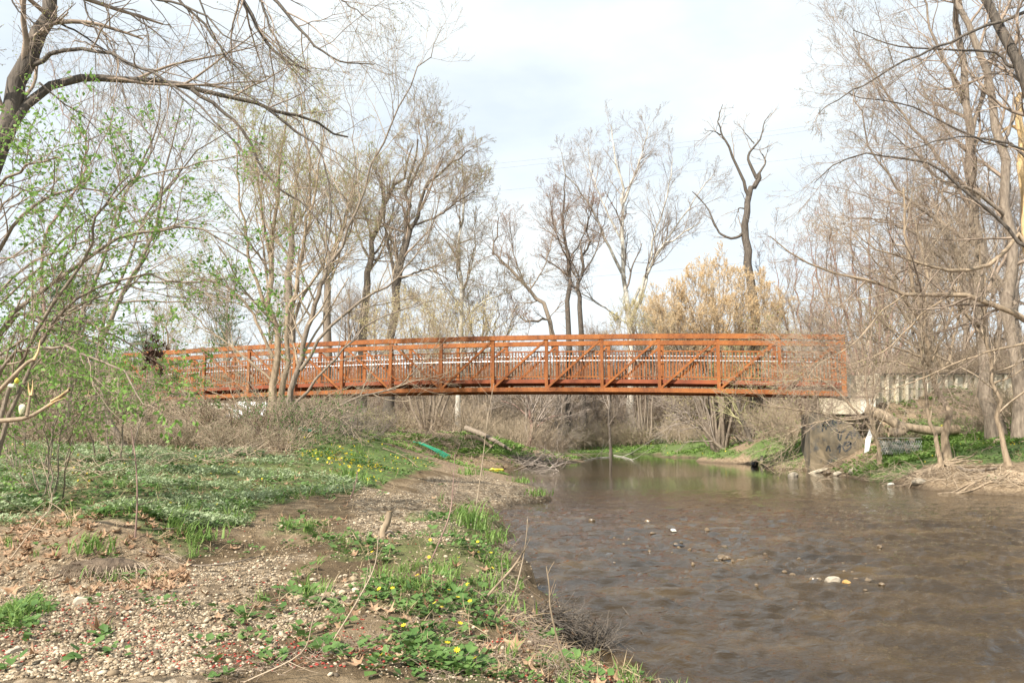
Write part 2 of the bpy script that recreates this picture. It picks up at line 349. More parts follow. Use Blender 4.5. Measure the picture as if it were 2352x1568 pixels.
lit = ramp(t, noise(t, 11, 5, rough=.7), [(.35, (.13, .09, .06)), (.5, (.27, .20, .13)), (.65, (.40, .31, .21))])
def mixc(f, a, c):
    n = t.nodes.new('ShaderNodeMixRGB'); t.links.new(f, n.inputs[0]); t.links.new(a, n.inputs[1]); t.links.new(c, n.inputs[2]); return n.outputs[0]
col = mixc(sep.outputs[2], soil, lit); col = mixc(sep.outputs[0], col, grav); col = mixc(sep.outputs[1], col, gre)
# wet earth close to the water
gp = t.nodes.new('ShaderNodeNewGeometry'); sx_ = t.nodes.new('ShaderNodeSeparateXYZ'); t.links.new(gp.outputs['Position'], sx_.inputs[0])
wet = t.nodes.new('ShaderNodeMapRange'); wet.inputs['From Min'].default_value = .02; wet.inputs['From Max'].default_value = .13; wet.inputs['To Min'].default_value = .6; wet.inputs['To Max'].default_value = 0
t.links.new(sx_.outputs[2], wet.inputs[0]); mul = t.nodes.new('ShaderNodeMixRGB'); mul.inputs[2].default_value = (.055, .04, .028, 1); t.links.new(wet.outputs[0], mul.inputs[0]); t.links.new(col, mul.inputs[1])
t.links.new(mul.outputs[0], b.inputs['Base Color']); b.inputs['Roughness'].default_value = .95; b.inputs['Specular IOR Level'].default_value = .2
hb = t.nodes.new('ShaderNodeMath'); hb.operation = 'ADD'; t.links.new(noise(t, 30, 5, rough=.7), hb.inputs[0]); t.links.new(noise(t, 5, 5, rough=.6), hb.inputs[1])
bump(t, b, hb.outputs[0], 1.0, .045)
ground_mat = m
me = mesh_from('ground', np.stack([XX, YY, ZZ], -1).reshape(-1, 3), Q, None, ground_mat)
ca = me.color_attributes.new('cover', 'FLOAT_COLOR', 'POINT')
cov = np.zeros((NX*NY, 4), np.float32)
farland = (YY > 34) | (XX > 10)
grn = MK['silver']*.75+MK['green']*1.+MK['patch']*.5
cov[:, 0] = MK['gravel'].ravel(); cov[:, 1] = np.clip(grn, 0, 1).ravel(); cov[:, 2] = ((MK['px'] < 420) & (MK['py'] > 1000) | farland | (YY > 22)).ravel()*.8; cov[:, 3] = 1
ca.data.foreach_set('color', cov.ravel())
go = link('ground', me); tag(go, kind='structure')

# ------------------------------------------------------------------ water
m, t, b = newmat('river_water')
gp = t.nodes.new('ShaderNodeNewGeometry'); sxy = t.nodes.new('ShaderNodeSeparateXYZ'); t.links.new(gp.outputs['Position'], sxy.inputs[0])
wcol = ramp(t, noise(t, .9, 6, stretch=(1, 1.6, 1)), [(.3, (.017, .0112, .0052)), (.55, (.038, .024, .010)), (.72, (.088, .057, .023))])
t.links.new(wcol, b.inputs['Base Color']); b.inputs['IOR'].default_value = 1.38; b.inputs['Roughness'].default_value = .015; b.inputs['Specular IOR Level'].default_value = .5
calm = t.nodes.new('ShaderNodeMapRange'); calm.inputs['From Min'].default_value = 15; calm.inputs['From Max'].default_value = 30; calm.inputs['To Min'].default_value = 1; calm.inputs['To Max'].default_value = .06
t.links.new(sxy.outputs[1], calm.inputs[0])
h1 = noise(t, 1.0, 5, stretch=(6, 9.5, 1), rough=.6); h2 = noise(t, 1.0, 4, stretch=(17, 25, 1), rough=.6)
hh = t.nodes.new('ShaderNodeMath'); hh.operation = 'MULTIPLY_ADD'; hh.inputs[1].default_value = .4; t.links.new(h2, hh.inputs[0]); t.links.new(h1, hh.inputs[2])
hm = t.nodes.new('ShaderNodeMath'); hm.operation = 'MULTIPLY'; t.links.new(hh.outputs[0], hm.inputs[0]); t.links.new(calm.outputs[0], hm.inputs[1])
bump(t, b, hm.outputs[0], 1.0, .020)
water = m
wy = 2.4*np.exp(np.linspace(0, 1, 560)*math.log(92/2.4)); wu = np.linspace(0, 1, 430)
WX = (-1.2-.13*wy)[:, None]*(1-wu)+(3.5+.80*wy)[:, None]*wu; WY = np.repeat(wy[:, None], 430, 1)
near = smooth01(24, 9, WY); mid = smooth01(4, .5, np.abs(WY-11.5-.10*(WX-3)))
WZ = (.030*near*vnoise(WX+.5*WY, WY*1.4, 2.3, 21)+.070*near*(.45+.9*(vnoise(WX, WY, .5, 30)+.5))*vnoise(WX+.3*WY, WY*1.5, 5.0, 22)+.028*near*vnoise(WX-.4*WY, WY*1.3, 11, 23)+.009*smooth01(12, 6, WY)*vnoise(WX, WY*1.2, 26, 24)
      +.055*mid*(vnoise(WX, WY, .9, 26)+.5)*vnoise(WX, WY, 8, 25)+.012*mid*vnoise(WX, WY, 17, 27))
wi = np.arange(WX.size).reshape(WX.shape)
wm = mesh_from('river', np.stack([WX, WY, WZ], -1).reshape(-1, 3), np.stack([wi[:-1, :-1], wi[:-1, 1:], wi[1:, 1:], wi[1:, :-1]], -1).reshape(-1, 4), None, water)
tag(link('river', wm), kind='structure')

# ------------------------------------------------------------------ the steel bridge
X0, Y0, TH, PL = -3.2841, 37.2458, .2402, 2.4871
ZA, ZB, ZC, BH, BW = 4.4666+EYE, -.0006, -.0012, 2.5369, 2.6
AX = np.array([math.cos(TH), -math.sin(TH), 0]); SD = np.array([math.sin(TH), math.cos(TH), 0]); UPV = np.array([0, 0, 1.])
def ztop(s): return ZA+ZB*s+ZC*s*s
def B(s, tt, dz): return np.array([X0, Y0, 0])+AX*s+SD*tt+UPV*(ztop(s)+dz)
nodes_s = [(i-7)*PL for i in range(15)]; nodes_s[0] += .32
br = empty('footbridge', tuple(B(-17.2, 1.3, -BH)), 'rust orange steel truss footbridge with arched deck crossing the creek', 'bridge')
fine = np.linspace(nodes_s[0], nodes_s[-1], 57)
def part(mb, name, mat): return mb.done(name, mat, br)
nbal = 0
for side, tt in ((0, 0.), (1, BW)):
    inn = 1 if side == 0 else -1
    part(MB().sweep([B(s, tt, -.105) for s in np.linspace(nodes_s[0]-.1, nodes_s[-1]+.1, 57)], .2, .21, SD), 'top_chord', steel)
    part(MB().sweep([B(s, tt, -BH+.095) for s in np.linspace(nodes_s[0]-.1, nodes_s[-1]+.1, 57)], .2, .19, SD), 'bottom_chord', steel)
    for i, s in enumerate(nodes_s):
        w = .2 if i in (0, 14) else .135
        part(MB().beam(B(s, tt, -BH+.192), B(s, tt, -.212), .13, w, up=AX), 'post', steel)
    for i in range(14):
        a, c = nodes_s[i], nodes_s[i+1]
        if i < 7: p, q = B(a+.10, tt, -.28), B(c-.14, tt, -BH+.27)
        else: p, q = B(a+.14, tt, -BH+.27), B(c-.10, tt, -.28)
        d = norm(q-p); part(MB().beam(p-d*.11, q+d*.11, .09, .10, up=SD), 'diagonal', steel)
        pos = tt+inn*.125
        e0, e1 = a+.02, c-.02
        part(MB().sweep([B(e0, pos, -.735), B((e0+e1)/2, pos, -.735), B(e1, pos, -.735)], .055, .055, SD), 'top_rail', steel)
        part(MB().sweep([B(e0, pos, -1.865), B((e0+e1)/2, pos, -1.865), B(e1, pos, -1.865)], .05, .05, SD), 'bottom_rail', steel)
        for k in (.5,):
            part(MB().beam(B(a+PL*k, pos+inn*.03, -.985), B(a+PL*k, pos+inn*.16, -.985), .09, .07), 'rail_bracket', steel)
    part(MB().sweep([B(s, tt+inn*.13, -2.06) for s in fine], .06, .17, SD), 'edge_channel', steel_dark)
    q = np.array([B(s, tt+inn*.215, -.945) for s in fine]); part(MB().tubes(q[None], np.full((1, 57), .024), 8), 'handrail', galv).data.polygons.foreach_set('use_smooth', np.ones(56*8, bool))
bar_me = mesh_from('baluster', MB().beam((0, 0, -1.84), (0, 0, -.762), .034, .034, up=tuple(AX)).V[0], [(3, 2, 1, 0), (4, 5, 6, 7), (0, 1, 5, 4), (1, 2, 6, 5), (2, 3, 7, 6), (3, 0, 4, 7)], None, steel, False)
rest = MB()
for side in (0, 1):
    for i in (range(14) if side == 0 else reversed(range(14))):
        a, c = nodes_s[i], nodes_s[i+1]
        for k in range(1, 17):
            p = B(a+(c-a)*k/17, .125 if side == 0 else BW-.125, 0)
            if nbal < 300:
                o = link('baluster', bar_me, br); o.location = p-np.array(br.location); nbal += 1
            else: rest.beam(p+UPV*-1.84, p+UPV*-.762, .028, .028, up=tuple(AX))
tag(rest.done('balusters', steel, br), kind='stuff')
pk = MB().beam((0, .14, 0), (0, BW-.14, 0), .13, .05); 
plank_me = mesh_from('deck_plank', np.array([[x*AX+y*SD+z*UPV for x, y, z in [(-.066, .17, -.02), (-.066, BW-.17, -.02), (-.066, BW-.17, .02), (-.066, .17, .02), (.066, .17, -.02), (.066, BW-.17, -.02), (.066, BW-.17, .02), (.066, .17, .02)]]]).reshape(-1, 3),
                     [(0, 1, 2, 3), (7, 6, 5, 4), (0, 4, 5, 1), (3, 2, 6, 7), (0, 3, 7, 4), (1, 5, 6, 2)], None, wood_deck, False)
npl = int((nodes_s[-1]-nodes_s[0]-.2)/.142)
for k in range(npl):
    s = nodes_s[0]+.1+.142*k
    o = link('deck_plank', plank_me, br); o.location = B(s, 0, -2.05+.004*(k*7 % 3))-np.array(br.location)
for i, s in enumerate(nodes_s):
    part(MB().beam(B(s, .11, -2.245), B(s, BW-.11, -2.245), .16, .27), 'floor_beam', steel_dark)
for tt in (.7, 1.3, 1.9): part(MB().sweep([B(s, tt, -2.13) for s in fine], .07, .09, SD), 'stringer', steel_dark)
for i in range(14):
    a, c = nodes_s[i]+.15, nodes_s[i+1]-.15
    p, q = (B(a, .12, -2.44), B(c, BW-.12, -2.44)); part(MB().beam(p, q, .07, .07), 'wind_brace', steel_dark)
for s in (-1.10, -.99, -.2, -.14): part(MB().beam(B(s, .05, -2.33), B(s, .05, -1.99), .025, .025, up=tuple(AX)), 'hanger_rod', steel_dark)

# ------------------------------------------------------------------ abutments, approach walls
pier = empty('bridge_pier', tuple(G(1930, 1078, 0)), 'stained concrete pier wall with black and grey spray tags under right end of bridge', 'abutment')
PY = 33.3
def PW(px, py, y=PY): return P(px, py, y)
q = [PW(1861, 1088), PW(1861, 948), PW(1925, 952), PW(1968, 985), PW(2000, 1040), PW(2008, 1085)]
MB().prism(q[::-1], SD*3.4+UPV*0).done('pier_wall', tagged, pier)
# tags: strokes of sprayed paint, thin raised films on the face
tagm = simple('spray_paint', (.03, .035, .04), (.07, .075, .08), 5, bs=0)
zoom = lambda zx, zy: ((2280+zx/3.379)/1.2653, (1020+zy/3.379)/1.2653)
strokes = [[(372,790),(378,705),(388,745),(400,690),(408,770)],[(428,740),(434,670),(452,668),(440,705),(462,740)],[(470,700),(480,672),(494,700),(478,715),(470,700)],[(505,700),(508,655)],[(525,690),(520,640)],[(530,710),(560,690),(520,670)],
           [(500,760),(545,800),(600,770)],[(530,870),(528,800),(555,800),(552,860),(535,870)],[(580,900),(640,890),(650,940),(600,980),(575,940),(600,900)],[(610,930),(660,900)],[(520,960),(545,930),(540,1000)],[(600,860),(650,790),(660,860)],[(410,980),(430,930),(450,985)]]
for st in strokes:
    pts = [PW(*zoom(x, y), PY-.012) for x, y in st]
    q = cat_rom(pts, len(pts)*4); mbt = MB(); n = len(q); d = norm(np.gradient(q, axis=0)); s_ = norm(np.cross(d, np.array([0, -1., 0])))
    V = np.concatenate([q-s_*.032, q+s_*.032]); mbt.add(V, [(i, i+1, n+i+1, n+i) for i in range(n-1)]); mbt.done('paint_stroke', tagm, pier)
cap = empty('bearing_block', tuple(PW(1940, 948)), 'pale beige concrete bearing block topping the tagged pier at bridge end', 'concrete block')
MB().prism([PW(1888, 950, 33.2), PW(1882, 914, 33.2), PW(2010, 914, 33.2), PW(2012, 938, 33.2), PW(1975, 951, 33.2)][::-1], SD*3.2).done('block', concrete, cap)
MB().prism([PW(1976, 950.5, 33.17), PW(1976, 917, 33.17), PW(2011, 915, 33.17), PW(2011, 937, 33.17)][::-1], SD*.03).done('end_slab', concrete_pale, cap)
MB().beam(PW(1941, 912.5, 33.9), PW(1941, 866, 33.9), .34, .34, up=(0, 1, 0)).done('corner_post', concrete_pale, cap)
def plank_wall(name, label, x0, x1, ytop, ybot, d0, d1, npanel, rows, mat, post_w=.16):
    r = empty(name, tuple((P(x0, ybot, d0)+P(x1, ybot, d1))/2), label, 'retaining wall')
    for i in range(npanel+1):
        f = i/npanel; x = x0+(x1-x0)*f; d = d0+(d1-d0)*f
        MB().beam(P(x, ybot+3, d-.05), P(x, ytop-2, d-.05), post_w, .16, up=(0, 1, 0)).done('wall_post', mat, r)
        if i < npanel:
            xe = x0+(x1-x0)*(i+1)/npanel; de = d0+(d1-d0)*(i+1)/npanel
            for k in range(rows):
                ya = ytop+(ybot-ytop)*(k+.5)/rows; h = (ybot-ytop)/rows*.93/F*d*1.0
                j = .02*((k*5+i*3) % 4)
                MB().beam(P(x, ya, d+.06+j), P(xe, ya, de+.06+j), .07, h).done('wall_plank', mat, r)
    return r
plank_wall('crib_wall', 'short wall of stacked beige boards beside bridge right end post', 1952, 2012, 862, 911, 33.9, 34.4, 1, 5, concrete)
w = plank_wall('retaining_wall', 'long beige panelled retaining wall right of the bridge among bare trees', 2014, 2352, 860, 925, 35.2, 40, 15, 2, wall_beige, .12)
MB().beam(P(2014, 858, 35.2), P(2352, 858, 40), .2, .05).done('coping', bark_dark, w)
plank_wall('approach_wall', 'beige panelled approach wall beside the left end of the bridge', 238, 286, 864, 912, 43, 42, 3, 3, concrete)
plank_wall('timber_wall', 'low tan board wall seen through brush far left of bridge', 60, 262, 893, 938, 44.5, 43, 6, 2, split_wood)
lb = empty('left_abutment', tuple(P(330, 940, 42)), 'grey concrete bearing seat beneath left end of the bridge', 'abutment')
MB().prism([P(296, 975, 41.3), P(296, 931, 41.3), P(345, 930, 41.3), P(372, 975, 41.3)][::-1], SD*3.2).done('seat_block', concrete_pale, lb)
wsl = MB().prism([P(500, 972, 52), P(545, 922, 55), P(612, 922, 55), P(602, 976, 52), P(545, 976, 52)][::-1], (0, .3, -.1)).done('pale_slab', white_sheet)
tag(wsl, 'bright white slab behind the brush under left part of the bridge', 'slab')
ws2 = MB().prism([P(470, 938, 54), P(480, 926, 54), P(520, 926, 54), P(530, 940, 54)][::-1], (0, .3, 0)).done('pale_slab', concrete_pale)
tag(ws2, 'small grey-white slab left of the bright white one under the bridge', 'slab')

# ------------------------------------------------------------------ trees
def base_to_ground(p):
    p = p.copy(); z = gz(p[0], p[1]); 
    return np.array([p[0], p[1], z-.15])
def build_tree(name, label, cat, paths, Y, bark, twig, lv, leaf=None, seed=0, root=True, drift=.10, group=None, sides=9, wob=.02, bases=None):
    """paths: list of (pixel points, r0, r1); lv: list of dicts for spawn, first from the paths"""
    rg = np.random.default_rng(seed+100)
    PP, RR = [], []; n = 16
    for pi, (pts, r0, r1) in enumerate(paths):
        dy = 0; w3 = []
        sgn = rg.normal()
        L = 0
        for k, a in enumerate(pts):
            d = a[2] if len(a) > 2 else Y+(0 if pi == 0 else drift*sgn*k)
            w3.append(P(a[0], a[1], d))
        if root and pi in (bases or (0,)):
            w3[0] = base_to_ground(w3[0])
        q = cat_rom(w3, n); ln = np.linalg.norm(q[-1]-q[0])
        q[1:-1] += rg.normal(size=(n-2, 3))*wob*ln*.3
        PP.append(q); rr = r0+(r1-r0)*np.linspace(0, 1, n)**.8
        if root and pi in (bases or (0,)): rr[0] *= 1.5; rr[1] *= 1.08
        RR.append(rr)
    PP = np.array(PP); RR = np.array(RR)
    loc = PP[0, 0].copy(); loc[2] += .15
    e = empty(name, tuple(loc), label, cat, group)
    MB().tubes(PP, RR, sides).done('trunk', bark, e, smooth=True)
    cr = MB(); cur = (PP, RR); last = None
    for li, d in enumerate(lv):
        k = d.get('k', 4 if li == 0 else 3)
        ch = spawn(cur[0], cur[1], rg, d['per'], d.get('t0', .25), d.get('t1', 1), d['ang'], d['len'], d.get('rr', .55), d.get('n', 6), d.get('wig', .12), d.get('up', .05), d.get('rmin', .006), d.get('taper', .35), d.get('rel', True))
        if d.get('cut'):                       # keep what stays above a height
            keep = ch[0][:, -1, 2] > d['cut']; ch = (ch[0][keep], ch[1][keep])
        cr.tubes(ch[0], ch[1], k); cur = ch
        if d.get('mix') is not None: pass
    cr.done('crown', twig, e, smooth=True)
    if leaf:
        mat, per, size, elong = leaf[:4]
        C = along(cur[0], per, rg); V, Qd = leaf_quads(C, size, rg, elong); MB().add(V, Qd).done('foliage', mat, e)
    return e
def LV(l1, per1, rm_, dens=(6, 5, 4), up=.08, ang=.75, lr=(.5, .45, .5), t0=.25, wig=.13):
    rm = rm_*.72
    return [dict(per=per1, len=l1, rel=False, ang=ang, up=up, rmin=rm*2, n=8, t0=t0, rr=.5, wig=wig, k=4),
            dict(per=dens[0], len=lr[0], ang=.7, up=up, rmin=rm*1.4, n=6, rr=.6, wig=wig),
            dict(per=dens[1], len=lr[1], ang=.65, up=up*.8, rmin=rm, n=5, rr=.65, wig=wig),
            dict(per=dens[2], len=lr[2], ang=.6, up=up*.6, rmin=rm*.8, n=4, rr=.7, wig=wig)]
# A: big tree at the left edge, limbs arching over
build_tree('overhanging_tree', 'big dark tree leaning in at upper left with long arching limbs', 'tree',
    [([(-190,1000),(-70,520),(0,330),(55,160),(105,30),(160,-90),(230,-260)], .21, .08),
     ([(20,300),(90,215),(180,178),(260,182),(350,188),(440,202),(530,225),(610,247),(690,262),(745,292),(800,315)], .085, .015),
     ([(75,150),(115,128),(180,115),(245,124),(310,150),(360,178),(430,215),(500,285),(560,350)], .04, .010),
     ([(200,-220),(350,-120),(500,-60),(570,20),(610,95),(660,140),(715,165)], .07, .010),
     ([(560,-60),(640,10),(690,70),(740,120),(800,145),(860,148)], .035, .008),
     ([(440,205),(500,245),(560,300),(600,385),(650,440),(700,470),(740,520)], .035, .008),
     ([(610,247),(680,300),(730,340),(755,420),(760,520),(745,600)], .025, .007),
     ([(130,50),(180,75),(240,115),(300,150),(330,170)], .02, .006),
     ([(90,190),(150,240),(190,265),(235,310)], .018, .006)],
    12.5, bark_dark, twig_brown, LV(1.8, 11, .0027, (5, 5, 0), up=-.03, ang=.8)[:3], leaf=(leaf_olive, 1, .03, 1.6), seed=1, drift=.12, wob=.012)
build_tree('overhanging_twigs', 'fine hanging twigs dropping into the sky from above at top left', 'tree branch',
    [([(150,-150),(190,0),(215,60),(245,110),(290,150)], .02, .006), ([(330,-160),(400,-20),(470,60),(520,130),(570,180),(620,210)], .03, .007), ([(260,-150),(330,-20),(440,20),(520,80),(600,110)], .03, .007),
     ([(480,-160),(590,-10),(620,60),(650,120),(700,170)], .03, .007), ([(420,-150),(470,30),(510,110),(560,160)], .02, .006), ([(640,-120),(760,-20),(800,10),(850,50)], .02, .006), ([(0,-60),(40,20),(90,60)], .02, .006)],
    12, bark_dark, twig_brown, LV(1.1, 9, .0025, (5, 4, 0), up=-.05, ang=.7)[:3], leaf=(leaf_olive, 1, .03, 1.6), seed=2, root=False)
# C: thin leaning trees on the left bank
for nm, lab, pts, r, Yd, sd in [
    ('bank_sapling', 'slim brown tree forking before the left bridge end, tallest beside its end post', [(300,1010),(232,905),(240,800),(262,720),(300,640),(345,560),(370,450),(392,330),(420,230)], .085, 19, 3),
    ('bank_sapling', 'tall thin crooked sapling with vine tangles rising above the left shrubs', [(150,1010),(170,800),(215,640),(255,520),(300,430),(350,330),(365,240),(360,120)], .06, 20, 4),
    ('bank_sapling', 'thin upright sapling with reddish bark behind the leafy shrub at far left', [(85,1010),(95,760),(100,620),(125,500),(180,420),(200,330),(215,200)], .07, 24, 5),
    ('bank_sapling', 'slender sapling bending right over the left shrubs', [(210,1000),(225,820),(260,680),(310,560),(350,470),(420,380),(480,330),(560,290)], .05, 21, 6)]:
    build_tree(nm, lab, 'sapling', [(pts, r, .012), (pts[3:5]+[(pts[4][0]+60, pts[4][1]-110), (pts[4][0]+100, pts[4][1]-240)], r*.4, .01), (pts[4:6]+[(pts[5][0]-60, pts[5][1]-90), (pts[5][0]-90, pts[5][1]-230)], r*.4, .01)], Yd, bark_grey if sd != 5 else bark_red, twig_brown, LV(2.0, 9, .0045, (5, 4, 0), up=.05)[:3], seed=sd)
# D/E: the twin tree and leaning tree before the bridge
build_tree('twin_trunk_tree', 'tall twin-trunked tree with pale budding crown standing before the bridge', 'tree',
    [([(636,1000),(632,850),(626,700),(622,580),(640,450),(650,340),(660,220)], .165, .02), ([(640,980),(652,850),(668,720),(690,600),(708,500),(730,400),(745,290)], .13, .02),
     ([(628,820),(590,740),(560,690),(500,650),(450,640)], .07, .02), ([(626,740),(580,620),(560,520),(545,420),(540,330)], .08, .02), ([(660,760),(720,640),(770,560),(800,480),(820,380)], .07, .02),
     ([(622,600),(600,480),(590,380),(580,280)], .07, .02), ([(672,700),(700,560),(715,420),(700,300),(690,210)], .07, .02), ([(630,880),(540,800),(480,760),(420,700)], .05, .015)],
    30, bark_tan, twig_tan, LV(2.5, 13, .007, (7, 5, 3), up=.08, ang=.75), leaf=(leaf_lime, 2, .06, 1.6), seed=7, bases=(0, 1))
build_tree('leaning_creek_tree', 'multi-stemmed tree leaning right across the bridge with one long bare stem into the sky', 'tree',
    [([(645,1010),(668,900),(700,790),(722,700),(745,640),(758,600)], 0.108, 0.068), ([(757,605),(790,560),(820,470),(860,360),(905,265),(960,175),(1000,110),(1016,60)], 0.061, 0.009), ([(757,605),(748,540),(755,470),(760,420),(738,350)], 0.043, 0.011),
     ([(690,850),(750,765),(830,690),(900,650),(950,590),(985,540),(1010,450)], 0.065, 0.015), ([(660,960),(730,870),(790,800),(860,740),(930,710),(1000,690)], 0.058, 0.011), ([(650,1000),(720,968),(800,922),(870,905),(925,880),(975,830),(1010,780)], 0.061, 0.009),
     ([(825,455),(812,350),(808,260),(790,180),(820,60)], 0.022, 0.006), ([(900,275),(905,200),(880,120)], 0.011, 0.005), ([(985,540),(1000,440),(990,380)], 0.014, 0.005)],
    27, bark_grey, twig_tan, LV(2.2, 11, .005, (6, 5, 0), up=.06)[:3], leaf=(leaf_lime, 1, .03, 1.6), seed=8)
build_tree('creek_shrub', 'low bare bush with arching stems at foot of the twin-trunked tree', 'bush',
    [([(660,1010),(600,960),(500,930),(420,960),(330,1000)], .05, .012), ([(640,1010),(560,990),(450,1000),(380,1020)], .05, .012), ([(600,1010),(700,940),(780,960),(830,990)], .04, .012), ([(560,1015),(480,940),(400,900),(330,890)], .04, .01), ([(520,1020),(600,930),(560,870),(520,830)], .03, .01)],
    25, bark_grey, twig_tan, LV(1.6, 14, .006, (7, 5, 0), up=.02)[:3], leaf=(leaf_lime, 1, .04, 1.6), seed=9)
# F..L: trees behind the bridge
build_tree('oak_tree', 'dark spreading tree behind the bridge, tallest crown left of the sky gap', 'tree',
    [([(890,860),(905,700),(918,620),(932,500),(944,420),(960,320)], .36, .05), ([(905,700),(935,560),(962,470),(990,415),(1040,372),(1080,345)], .2, .04), ([(915,640),(890,560),(880,460),(870,400)], .14, .03), ([(932,520),(1000,500),(1040,470),(1090,440)], .1, .03), ([(918,640),(980,620),(1030,640)], .1, .03), ([(940,430),(980,340),(975,280)], .1, .02)],
    56, bark_dark, twig_brown, LV(3.6, 14, .012, (7, 5, 4), up=.05), leaf=(leaf_olive, 1, .08, 1.5), seed=10, drift=.5)
build_tree('sycamore_tree', 'slender pale-barked tree just right of the dark spreading tree behind bridge', 'tree',
    [([(1055,860),(1057,700),(1059,560),(1061,430),(1063,340)], .2, .03), ([(1056,760),(1100,700),(1170,670),(1210,650)], .09, .02), ([(1057,700),(1085,600),(1095,500)], .09, .02), ([(1057,700),(1010,640),(980,600)], .08, .02), ([(1055,800),(1000,730),(960,690)], .08, .02)],
    58, bark_pale, twig_tan, LV(2.8, 14, .011, (6, 5, 4), up=.06), leaf=(leaf_cream, 1, .05, 1.5), seed=11, drift=.4)
for i, (lab, pts, r, Yd, brk) in enumerate([
    ('grey tree with straight trunk behind the twin-trunked tree and bridge', [(664,860),(664,700),(668,540),(680,430),(690,330)], .32, 52, bark_grey),
    ('grey tree forking high behind the leaning creek tree', [(745,860),(752,700),(765,600),(800,480),(830,380)], .30, 54, bark_grey),
    ('tall tree with leaning trunk left beside the dark spreading tree', [(832,860),(840,700),(850,600),(880,480),(925,400),(950,330)], .3, 57, bark_grey),
    ('curved brown tree bending left at the edge of the open sky gap', [(1285,860),(1262,740),(1215,670),(1150,600),(1135,560),(1145,500)], .22, 58, bark_grey),
    ('small hooked tree with drooping top beside the curved brown one', [(1290,860),(1272,760),(1230,738),(1205,735),(1192,722)], .14, 56, bark_grey),
    ('dark twisted tree, left of two dark trunks in centre behind bridge', [(1312,860),(1310,700),(1306,600),(1296,490),(1300,400)], .27, 60, bark_dark),
    ('dark straight tree, right of two dark trunks in centre behind bridge', [(1340,860),(1336,720),(1332,640),(1350,570),(1345,480)], .27, 60, bark_dark)]):
    x5, y5 = pts[-3]
    br2 = [([pts[2], (pts[2][0]+35, pts[2][1]-60), (pts[2][0]+60, pts[2][1]-150)], r*.35, .03), ([pts[2], (pts[2][0]-30, pts[2][1]-70), (pts[2][0]-45, pts[2][1]-160)], r*.35, .03)] if i != 4 else []
    build_tree('forest_tree', lab, 'tree', [(pts, r*1.2, .04)]+br2, Yd+(14 if i > 2 else 0), brk, twig_tan if i < 3 else twig_brown, LV(2.8 if i != 4 else 1.8, 14, .012, (6, 5, 3), up=.06, t0=.3), leaf=(leaf_lime if i < 3 else leaf_pink, 1, .06, 1.5), seed=20+i, drift=.4)
build_tree('white_sycamore_tree', 'large white-barked sycamore with forked crown behind the bridge centre', 'tree',
    [([(1442,860),(1440,740),(1434,640),(1430,500),(1430,440),(1412,360),(1405,290)], .34, .04), ([(1430,470),(1450,420),(1470,370),(1480,330),(1490,290)], .16, .03), ([(1436,640),(1400,570),(1370,500),(1335,445),(1300,400),(1290,350)], .18, .03),
     ([(1445,740),(1480,650),(1510,580),(1560,540),(1610,510)], .22, .04), ([(1440,720),(1490,620),(1540,540),(1600,450),(1640,400)], .16, .03), ([(1438,740),(1380,700),(1330,670),(1310,640)], .1, .03), ([(1432,560),(1390,480),(1360,400),(1350,340)], .12, .03), ([(1470,700),(1500,560),(1530,460),(1545,360)], .14, .03)],
    78, bark_pale, twig_grey, LV(3.9, 13, .012, (6, 5, 4), up=.07, ang=.6), seed=31, drift=.5)
build_tree('dead_snag', 'dead dark snag with two bare antler-like forks above the golden tree', 'tree',
    [([(1735,900),(1728,700),(1722,600),(1712,530),(1712,495),(1724,450),(1732,425),(1742,400)], .34, .16), ([(1722,455),(1700,400),(1672,340),(1655,300),(1652,270),(1660,240)], .13, .02), ([(1738,410),(1722,375),(1722,350),(1745,320),(1752,290),(1770,260)], .13, .02), ([(1742,400),(1758,372),(1745,345)], .09, .03),
     ([(1712,533),(1690,545),(1660,540),(1640,510),(1620,470),(1590,440)], .12, .03), ([(1655,310),(1640,302),(1620,300)], .05, .015), ([(1732,330),(1715,310),(1700,290)], .05, .015), ([(1714,480),(1698,478),(1695,488)], .06, .03)],
    54, bark_dark, twig_grey, [dict(per=5, len=1.5, rel=False, ang=.7, up=.05, rmin=.02, n=5, t0=.3, rr=.5, k=4), dict(per=3, len=.5, ang=.6, rmin=.014, n=4)], seed=32, drift=.2)
# M: golden budding tree
def bushy(name, label, cx, base_y, Yd, stems, h, spread, twig, leaf, seed, bark=None, dens=(7, 6, 0), rm=.009, cat='tree', l1=2.4):
    rg = np.random.default_rng(seed); paths = []
    b0 = P(cx, base_y, Yd)
    for s in range(stems):
        a = (s+.5)/stems*2-1; dx = a*spread*F/Yd; hh_ = h*(1-.35*a*a)*(.85+.25*rg.random())*F/Yd
        d2 = Yd+rg.normal()*spread*.35
        paths.append(([(cx+dx*.08, base_y, Yd), (cx+dx*.5, base_y-hh_*.33, (Yd+d2)/2), (cx+dx*.84, base_y-hh_*.68, d2), (cx+dx, base_y-hh_, d2)], .045+.02*rg.random()+h*.006, .012))
    return build_tree(name, label, cat, paths, Yd, bark or bark_grey, twig, LV(l1, 12, rm, dens, up=.12, ang=.6)[:3], leaf=leaf, seed=seed, bases=tuple(range(stems)))
bushy('golden_tree', 'broad tree covered in golden orange buds behind the bridge right half', 1650, 920, 52, 21, 8.0, 4.5, twig_tan, (leaf_gold, 7, .07, 1.7), 41, dens=(10, 6, 0), l1=2.0)
bushy('golden_tree', 'smaller yellow-green budding bush left of the golden orange tree', 1480, 860, 70, 5, 5.6, 2.8, twig_tan, (leaf_cream, 4, .10, 1.5), 42)
bushy('yellow_bush', 'pale yellow budding bush behind the bridge, left of its middle', 985, 900, 50, 7, 5.4, 4.5, twig_tan, (leaf_cream, 2, .10, 1.5), 43)
